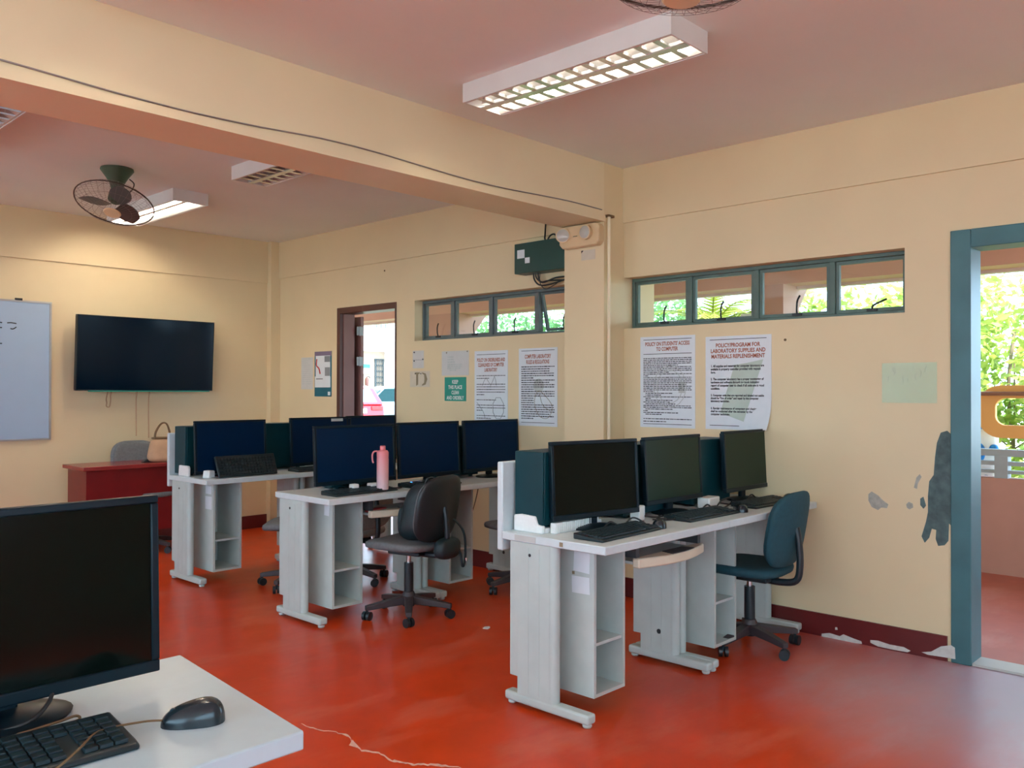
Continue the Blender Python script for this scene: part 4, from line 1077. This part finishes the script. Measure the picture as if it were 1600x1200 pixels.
# orange letter
t = thing('sign_letter', 'big orange ring shaped sign letter behind the handrail outside the doorway', 'sign', (XC+.10, 1.55, 1.20))
def rr(hw, hh, r, n=8):
    P = []
    for cx, cy, a0 in ((hw-r, hh-r, 0), (-hw+r, hh-r, PI/2), (-hw+r, -hh+r, PI), (hw-r, -hh+r, 1.5*PI)):
        P += [(cx+r*math.cos(a0+PI/2*i/n), cy+r*math.sin(a0+PI/2*i/n)) for i in range(n+1)]
    return P
A = rr(.40, .20, .165); B = rr(.275, .102, .07)
q = MB(); va = [[q.bm.verts.new((x, u, v)) for u, v in P] for P in (A, B) for x in (-.025, .025)]
n = len(A)
for i in range(n):
    j = (i+1) % n
    q.bm.faces.new((va[0][i], va[0][j], va[2][j], va[2][i])); q.bm.faces.new((va[1][i], va[3][i], va[3][j], va[1][j]))
    q.bm.faces.new((va[0][i], va[1][i], va[1][j], va[0][j])); q.bm.faces.new((va[2][i], va[2][j], va[3][j], va[3][i]))
q.build('letter', m_ring, t, bevel=.003)
for y in (-.2, .15): MB().box(-.055, -.025, y-.02, y+.02, .125, .15).build('bracket', m_pipe, t, smooth=False)
# blue and white cloth beyond the railing
t = thing('cloth_bundle', 'blue and white cloth bundle beyond the balustrade outside the doorway', 'cloth', (XC+.30, 1.93, .70))
def crump(p):
    q = p.copy(); k = 1+.18*math.sin(p.x*40)*math.sin(p.y*37+1)*math.cos(p.z*31); return q*k
MB().sup((0, .02, .20), .05, .09, .25, .8, 24, 16, None, crump).build('white_cloth', m_wcloth, t, angle=60)
MB().sup((-.045, .06, .17), .03, .05, .08, .9, 20, 12, None, crump).build('blue_cloth', m_blue, t, angle=60)
MB().sup((-.045, -.05, .20), .03, .035, .04, .9, 20, 12, None, crump).build('blue_cloth', m_blue, t, angle=60)
MB().sup((-.03, .06, .40), .04, .04, .05, .9, 20, 12, None, crump).build('blue_cloth', m_blue, t, angle=60)
MB().box(-.03, .03, -.02, .02, -.72, 0).build('prop_post', m_rail, t, smooth=False)
# pale plate on the corridor column
q = MB().box(-.012, 0, -.10, .10, -.06, .06); tag(q.build('wall_plate', m_white, None, bevel=.008, loc=(XC-.0205, 3.80, 2.0)), 'pale plate on the rose column seen through the near windows', 'plate')

# unseen block added beyond the television wall, keeps sun off the corridor fascia
sbox('trim_9', m_wall, [(XL-.15, XW+.15, YB+.16, 17, -.03, ZC+.15)])
# ground
sbox('trim_30', m_grass, [(XC+.2, 13, -30, 14.0, -.3, -.03)])
sbox('trim_31', m_asphalt, [(-40, XL-.16, -30, 40, -.3, -.03), (XL-.16, XC-.3, -30, -6.01, -.3, -.03), (XL-.16, XW+.14, -6.01, YR-.16, -.3, -.03), (XC+.2, 70, 14.0, 80, -.3, -.03), (13, 70, -30, 14.0, -.3, -.03)])

# ---- trees
def leaves(mb, c, rx, ry, rz, n, s, rnd):
    for _ in range(n):
        while True:
            p = Vector((rnd.uniform(-1, 1), rnd.uniform(-1, 1), rnd.uniform(-1, 1)))
            if .35 < p.length < 1: break
        k = 1+.18*math.sin(p.x*6+c[0])*math.cos(p.z*7+c[1])
        p = Vector((c[0]+p.x*rx*k, c[1]+p.y*ry*k, c[2]+p.z*rz*k))
        u = Vector((rnd.gauss(0, 1), rnd.gauss(0, 1), rnd.gauss(0, .6))).normalized(); w = u.orthogonal().normalized()
        w = (w*math.cos(1.3*rnd.random())+u.cross(w)*math.sin(6.28*rnd.random())).normalized()
        l = s*rnd.uniform(.6, 1.3); ww = l*.42
        mb.face((p-u*l*.5, p+w*ww*.5, p+u*l*.5, p-w*ww*.5))
def tree(label, x, y, crowns, mat, trunk=.07, n=2600, s=.13, seed=1, name='tree'):
    rnd = random.Random(seed)
    t = thing(name, label, 'tree' if name == 'tree' else 'bush', (x, y, -.03), 0, 'trees and bushes beyond the corridor')
    g = MB()
    for (cx, cy, cz, rx, ry, rz) in crowns: leaves(g, (cx, cy, cz), rx, ry, rz, n//len(crowns), s, rnd)
    g.build('foliage', mat, t, smooth=False)
    b = MB(); zt = max(c[2] for c in crowns)
    b.tube([(0, 0, 0), (.03, .02, zt*.4), (-.03, .05, zt*.7), (0, 0, zt)], trunk, 8, 4)
    for c in crowns: b.tube([(0, 0, zt*.4), (c[0]*.5, c[1]*.5, (c[2]+zt*.4)*.5), (c[0]*.9, c[1]*.9, c[2])], trunk*.45, 6, 3)
    b.build('trunk', m_bark, t)
    return t
tree('bright yellow green tree seen through the right hand doorway', 9.9, 2.3, [(0, 0, 1.7, .9, 1.2, 1.0), (.3, .9, 2.0, .8, .9, .7), (-.2, -.9, 1.5, .8, .9, .9), (.1, .2, .9, .8, 1.4, .6)], m_lf1, n=9000, s=.12, seed=3, trunk=.018)
tree('yellow green tree seen through the rightmost near window panes', 10.1, 4.35, [(0, 0, 1.9, .9, 1.1, .75), (.2, -.7, 1.6, .8, .8, .8), (0, .5, 1.2, .8, .8, .8)], m_lf1, n=6000, s=.12, seed=4)
tree('pale green tree showing in the leftmost near window pane', 10.8, 6.95, [(0, 0, 2.35, .5, .5, .5), (.2, .3, 1.6, .6, .6, .7)], m_lf2, n=1800, s=.12, seed=5)
tree('low bush of yellow leaves below the orange letter', 8.9, 2.0, [(0, 0, .35, .5, 1.3, .36), (.1, -.9, .35, .5, .9, .34)], m_lf1, n=3600, s=.09, seed=6, name='bush')
tree('dense green tree filling the middle far window panes', 9.9, 9.6, [(0, 0, 2.0, .9, 1.2, .85), (.3, -.9, 1.8, .9, .9, .8), (-.2, .8, 1.5, .8, .8, .8), (0, 0, 1.2, 1., 1.5, .7)], m_lf2, n=8000, s=.12, seed=8)
tree('light green bush at the right end of the far windows', 9.3, 7.3, [(0, 0, 1.45, .7, .6, .75), (.2, -.3, 1.0, .6, .6, .6)], m_lf1, n=3000, s=.11, seed=9)
# palm
t = thing('palm_tree', 'yellowish palm seen through the second near window pane', 'tree', (10.2, 5.95, -.03), 0, 'trees and bushes beyond the corridor')
rnd = random.Random(12); g = MB()
for k in range(24):
    a = 2*PI*k/24+rnd.uniform(-.2, .2); L = rnd.uniform(.9, 1.3); el = rnd.uniform(.3, 1.3)
    P = []
    for i in range(9):
        u = i/8; r = L*u*math.cos(el*(1-.2*u)); z = L*u*math.sin(el)-.55*u*u*L
        P.append(Vector((r*math.cos(a), r*math.sin(a), 2.18+z)))
    g.tube(P, .008, 4, 1)
    for i in range(1, 9):
        for f_ in (0, .5):
            p = P[i-1].lerp(P[i], f_+.25); d = (P[i]-P[i-1]).normalized(); sd = d.cross(Vector((0, 0, 1))).normalized()
            for sg in (-1, 1):
                tip = p+sd*sg*.20+d*.16-Vector((0, 0, .06)); g.face((p-d*.026, p+d*.026, tip))
g.build('fronds', m_lf3, t, smooth=False)
b = MB(); b.tube([(0, 0, 0), (.05, 0, .8), (.02, 0, 1.6), (0, 0, 2.2)], .07, 10, 4); b.build('trunk', m_bark, t)

# ---- cars and building seen through the far door
def car(label, loc, rz, mat, glass, name='car'):
    """length along +y from the tail at y=0, centred on x"""
    t = thing(name, label, 'car', loc, rz, 'cars parked across the yard')
    L, W = 4.1, 1.7
    q = MB(); q.prism([(0.02, .32), (0, .75), (.06, .98), (.9, 1.0), (2.75, .98), (3.75, .82), (4.08, .6), (4.1, .32)], -W/2, W/2, 'x'); q.build('body', mat, t, bevel=.07, seg=3)
    q = MB(); n = [(-.12, .97), (.30, 1.46), (.75, 1.53), (1.7, 1.53), (2.2, 1.42), (2.95, .97)]
    lo, hi = W/2-.04, W/2-.2
    def X(z): return lo+(hi-lo)*(z-.97)/.56
    A = [q.bm.verts.new((-X(z), y+.12, z)) for y, z in n]; B = [q.bm.verts.new((X(z), y+.12, z)) for y, z in n]
    q.bm.faces.new(A); q.bm.faces.new(B)
    for i in range(len(n)): j = (i+1) % len(n); q.bm.faces.new((A[i], A[j], B[j], B[i]))
    cab = q.build('cabin', mat, t, bevel=.03)
    def pane(nm, pts):
        g = MB(); g.face([Vector(p) for p in pts]); o = g.build(nm, glass, cab, smooth=False)
        s = o.modifiers.new('solid', 'SOLIDIFY'); s.thickness = .012; s.offset = 0
    d = .012
    pane('rear_window', [(-.62, .06, 1.03), (.62, .06, 1.03), (.52, .36, 1.42), (-.52, .36, 1.42)])
    pane('windscreen', [(-.66, 2.99, 1.03), (.66, 2.99, 1.03), (.58, 2.38, 1.40), (-.58, 2.38, 1.40)])
    for s in (-1, 1):
        for y0, y1, y2, y3 in ((.30, 1.28, 1.28, .55), (1.38, 2.72, 2.2, 1.38)):
            pane('side_window', [(s*(X(1.03)+d), y0+.12, 1.03), (s*(X(1.03)+d), y1+.12, 1.03), (s*(X(1.44)+d), y2+.12, 1.44), (s*(X(1.44)+d), y3+.12, 1.44)])
    for y in (.78, 3.3):
        for s in (-1, 1):
            w = MB(); w.cyl((s*(W/2-.19), y, .32), (s*(W/2+.01), y, .32), .32, n=24); wo = w.build('wheel', m_tyre, t)
            MB().cyl((s*(W/2+.005), y, .32), (s*(W/2+.018), y, .32), .19, n=20).build('hub', m_alu, wo)
    for s in (-1, 1):
        MB().box(s*.60-.18, s*.60+.18, -.02, .06, .80, .92).build('tail_lamp', m_taill, t, bevel=.02)
    MB().box(-.26, .26, -.03, .02, .72, .86).build('number_plate', m_white, t, smooth=False)
    MB().box(-.80, .80, -.06, .06, .36, .62).build('bumper', mat, t, bevel=.04)
    for s in (-1, 1): MB().box(s*(W/2)-.015, s*(W/2)+.015, 1.20, 1.38, .88, .92).build('door_handle', m_cable, t, smooth=False)
    return t
car('red hatchback seen from behind through the open brown door', (15.05, 20.3, -.03), math.radians(-12), m_carred, m_cargl2)
car('silver blue car side on, just right of the red hatchback', (20.0, 22.7, -.03), math.radians(82), m_carsil, m_carglass)
YBL = 32.0
bd = thing('school_building', 'white two storey building across the yard seen through the open brown door', 'building', (24.4, YBL, -.03))
MB().box(-9, 9, .3, 4, 0, 3.3).build('ground_floor_wall', m_bcream, bd, smooth=False)
MB().box(1.05, 9, 0, .3, 0, 3.2).box(-9, 9, 0, 4, 3.3, 4.0).box(-9, 9, 0, .3, 3.2, 3.3).box(-9, 9, 2.2, 4, 4.0, 7.0).box(1.05, 1.5, -.02, -.0, 0, 3.2).box(-1.3, -.95, -.02, .4, 0, 3.2).build('upper_storey', m_bwhite, bd, smooth=False)
q = MB(); q.box(-9, 9, .02, .07, 4.9, 4.96)
for i in range(60):
    x = -4+i*.13
    q.box(x, x+.045, .03, .06, 4.0, 4.9)
q.build('balcony_railing', m_bwhite, bd, smooth=False)
MB().box(.2, 1.2, 2.15, 2.2, 4.1, 4.75).box(1.9, 2.75, 2.15, 2.2, 4.5, 5.6).build('upper_window', m_grille, bd, smooth=False)
g = MB(); gx = .45; g.box(gx, gx+.05, .25, .30, 1.2, 2.85).box(gx+.48, gx+.53, .25, .30, 1.2, 2.85)
for i in range(7): g.box(gx, gx+.53, .255, .295, 1.2+i*.27, 1.235+i*.27)
for i in range(4): g.box(gx+.09+i*.105, gx+.12+i*.105, .255, .295, 1.2, 2.85)
g.build('window_grille', m_grille, bd, smooth=False)
sg = MB().box(-.33, .22, .25, .30, 2.15, 2.65).build('notice_board', m_palepink, bd, smooth=False)
MB().box(-.23, .16, .24, .251, 2.42, 2.6).build('green_panel', m_green, sg, smooth=False)
t = thing('fire_extinguisher', 'dark red fire extinguisher on the cream wall across the yard', 'fire extinguisher', (24.36, YBL+.22, 1.55))
MB().lathe([(0, 0), (.07, 0), (.075, .02), (.075, .33), (.03, .40), (.03, .43), (0, .43)], 14).build('cylinder', m_dbrown2, t)
MB().tube([(0, -.01, .43), (.10, -.02, .45), (.17, -.02, .36)], .018, 6).build('hose', m_cable, t)

# ------------------------------------------------------------------ light, camera, world
w = bpy.data.worlds.new('sky'); scn.world = w; w.use_nodes = True
bg = w.node_tree.nodes['Background']
bg.inputs['Color'].default_value = (.52, .76, 1.0, 1); bg.inputs['Strength'].default_value = 5.0
sl = bpy.data.lights.new('sun', 'SUN'); sl.energy = 9; sl.angle = math.radians(2); sl.color = (1, .93, .8)
so = bpy.data.objects.new('sun', sl); C.objects.link(so); so.rotation_euler = Euler((math.radians(12), math.radians(-28), 0)); so.rotation_euler = Vector((-.22, -.5, .85)).to_track_quat('Z', 'Y').to_euler()

cam = bpy.data.cameras.new('camera'); co = bpy.data.objects.new('camera', cam); C.objects.link(co)
cam.sensor_fit = 'HORIZONTAL'; cam.sensor_width = 36; cam.lens = 36*FPX/1600; cam.clip_start = .05; cam.clip_end = 300
co.matrix_world = Matrix((( R_.x, U_.x, -F_.x, 0), (R_.y, U_.y, -F_.y, 0), (R_.z, U_.z, -F_.z, HC), (0, 0, 0, 1)))
scn.camera = co
vs = scn.view_settings; vs.view_transform = 'Standard'; vs.look = 'None'; vs.gamma = 1; vs.exposure = .72; vs.use_curve_mapping = False
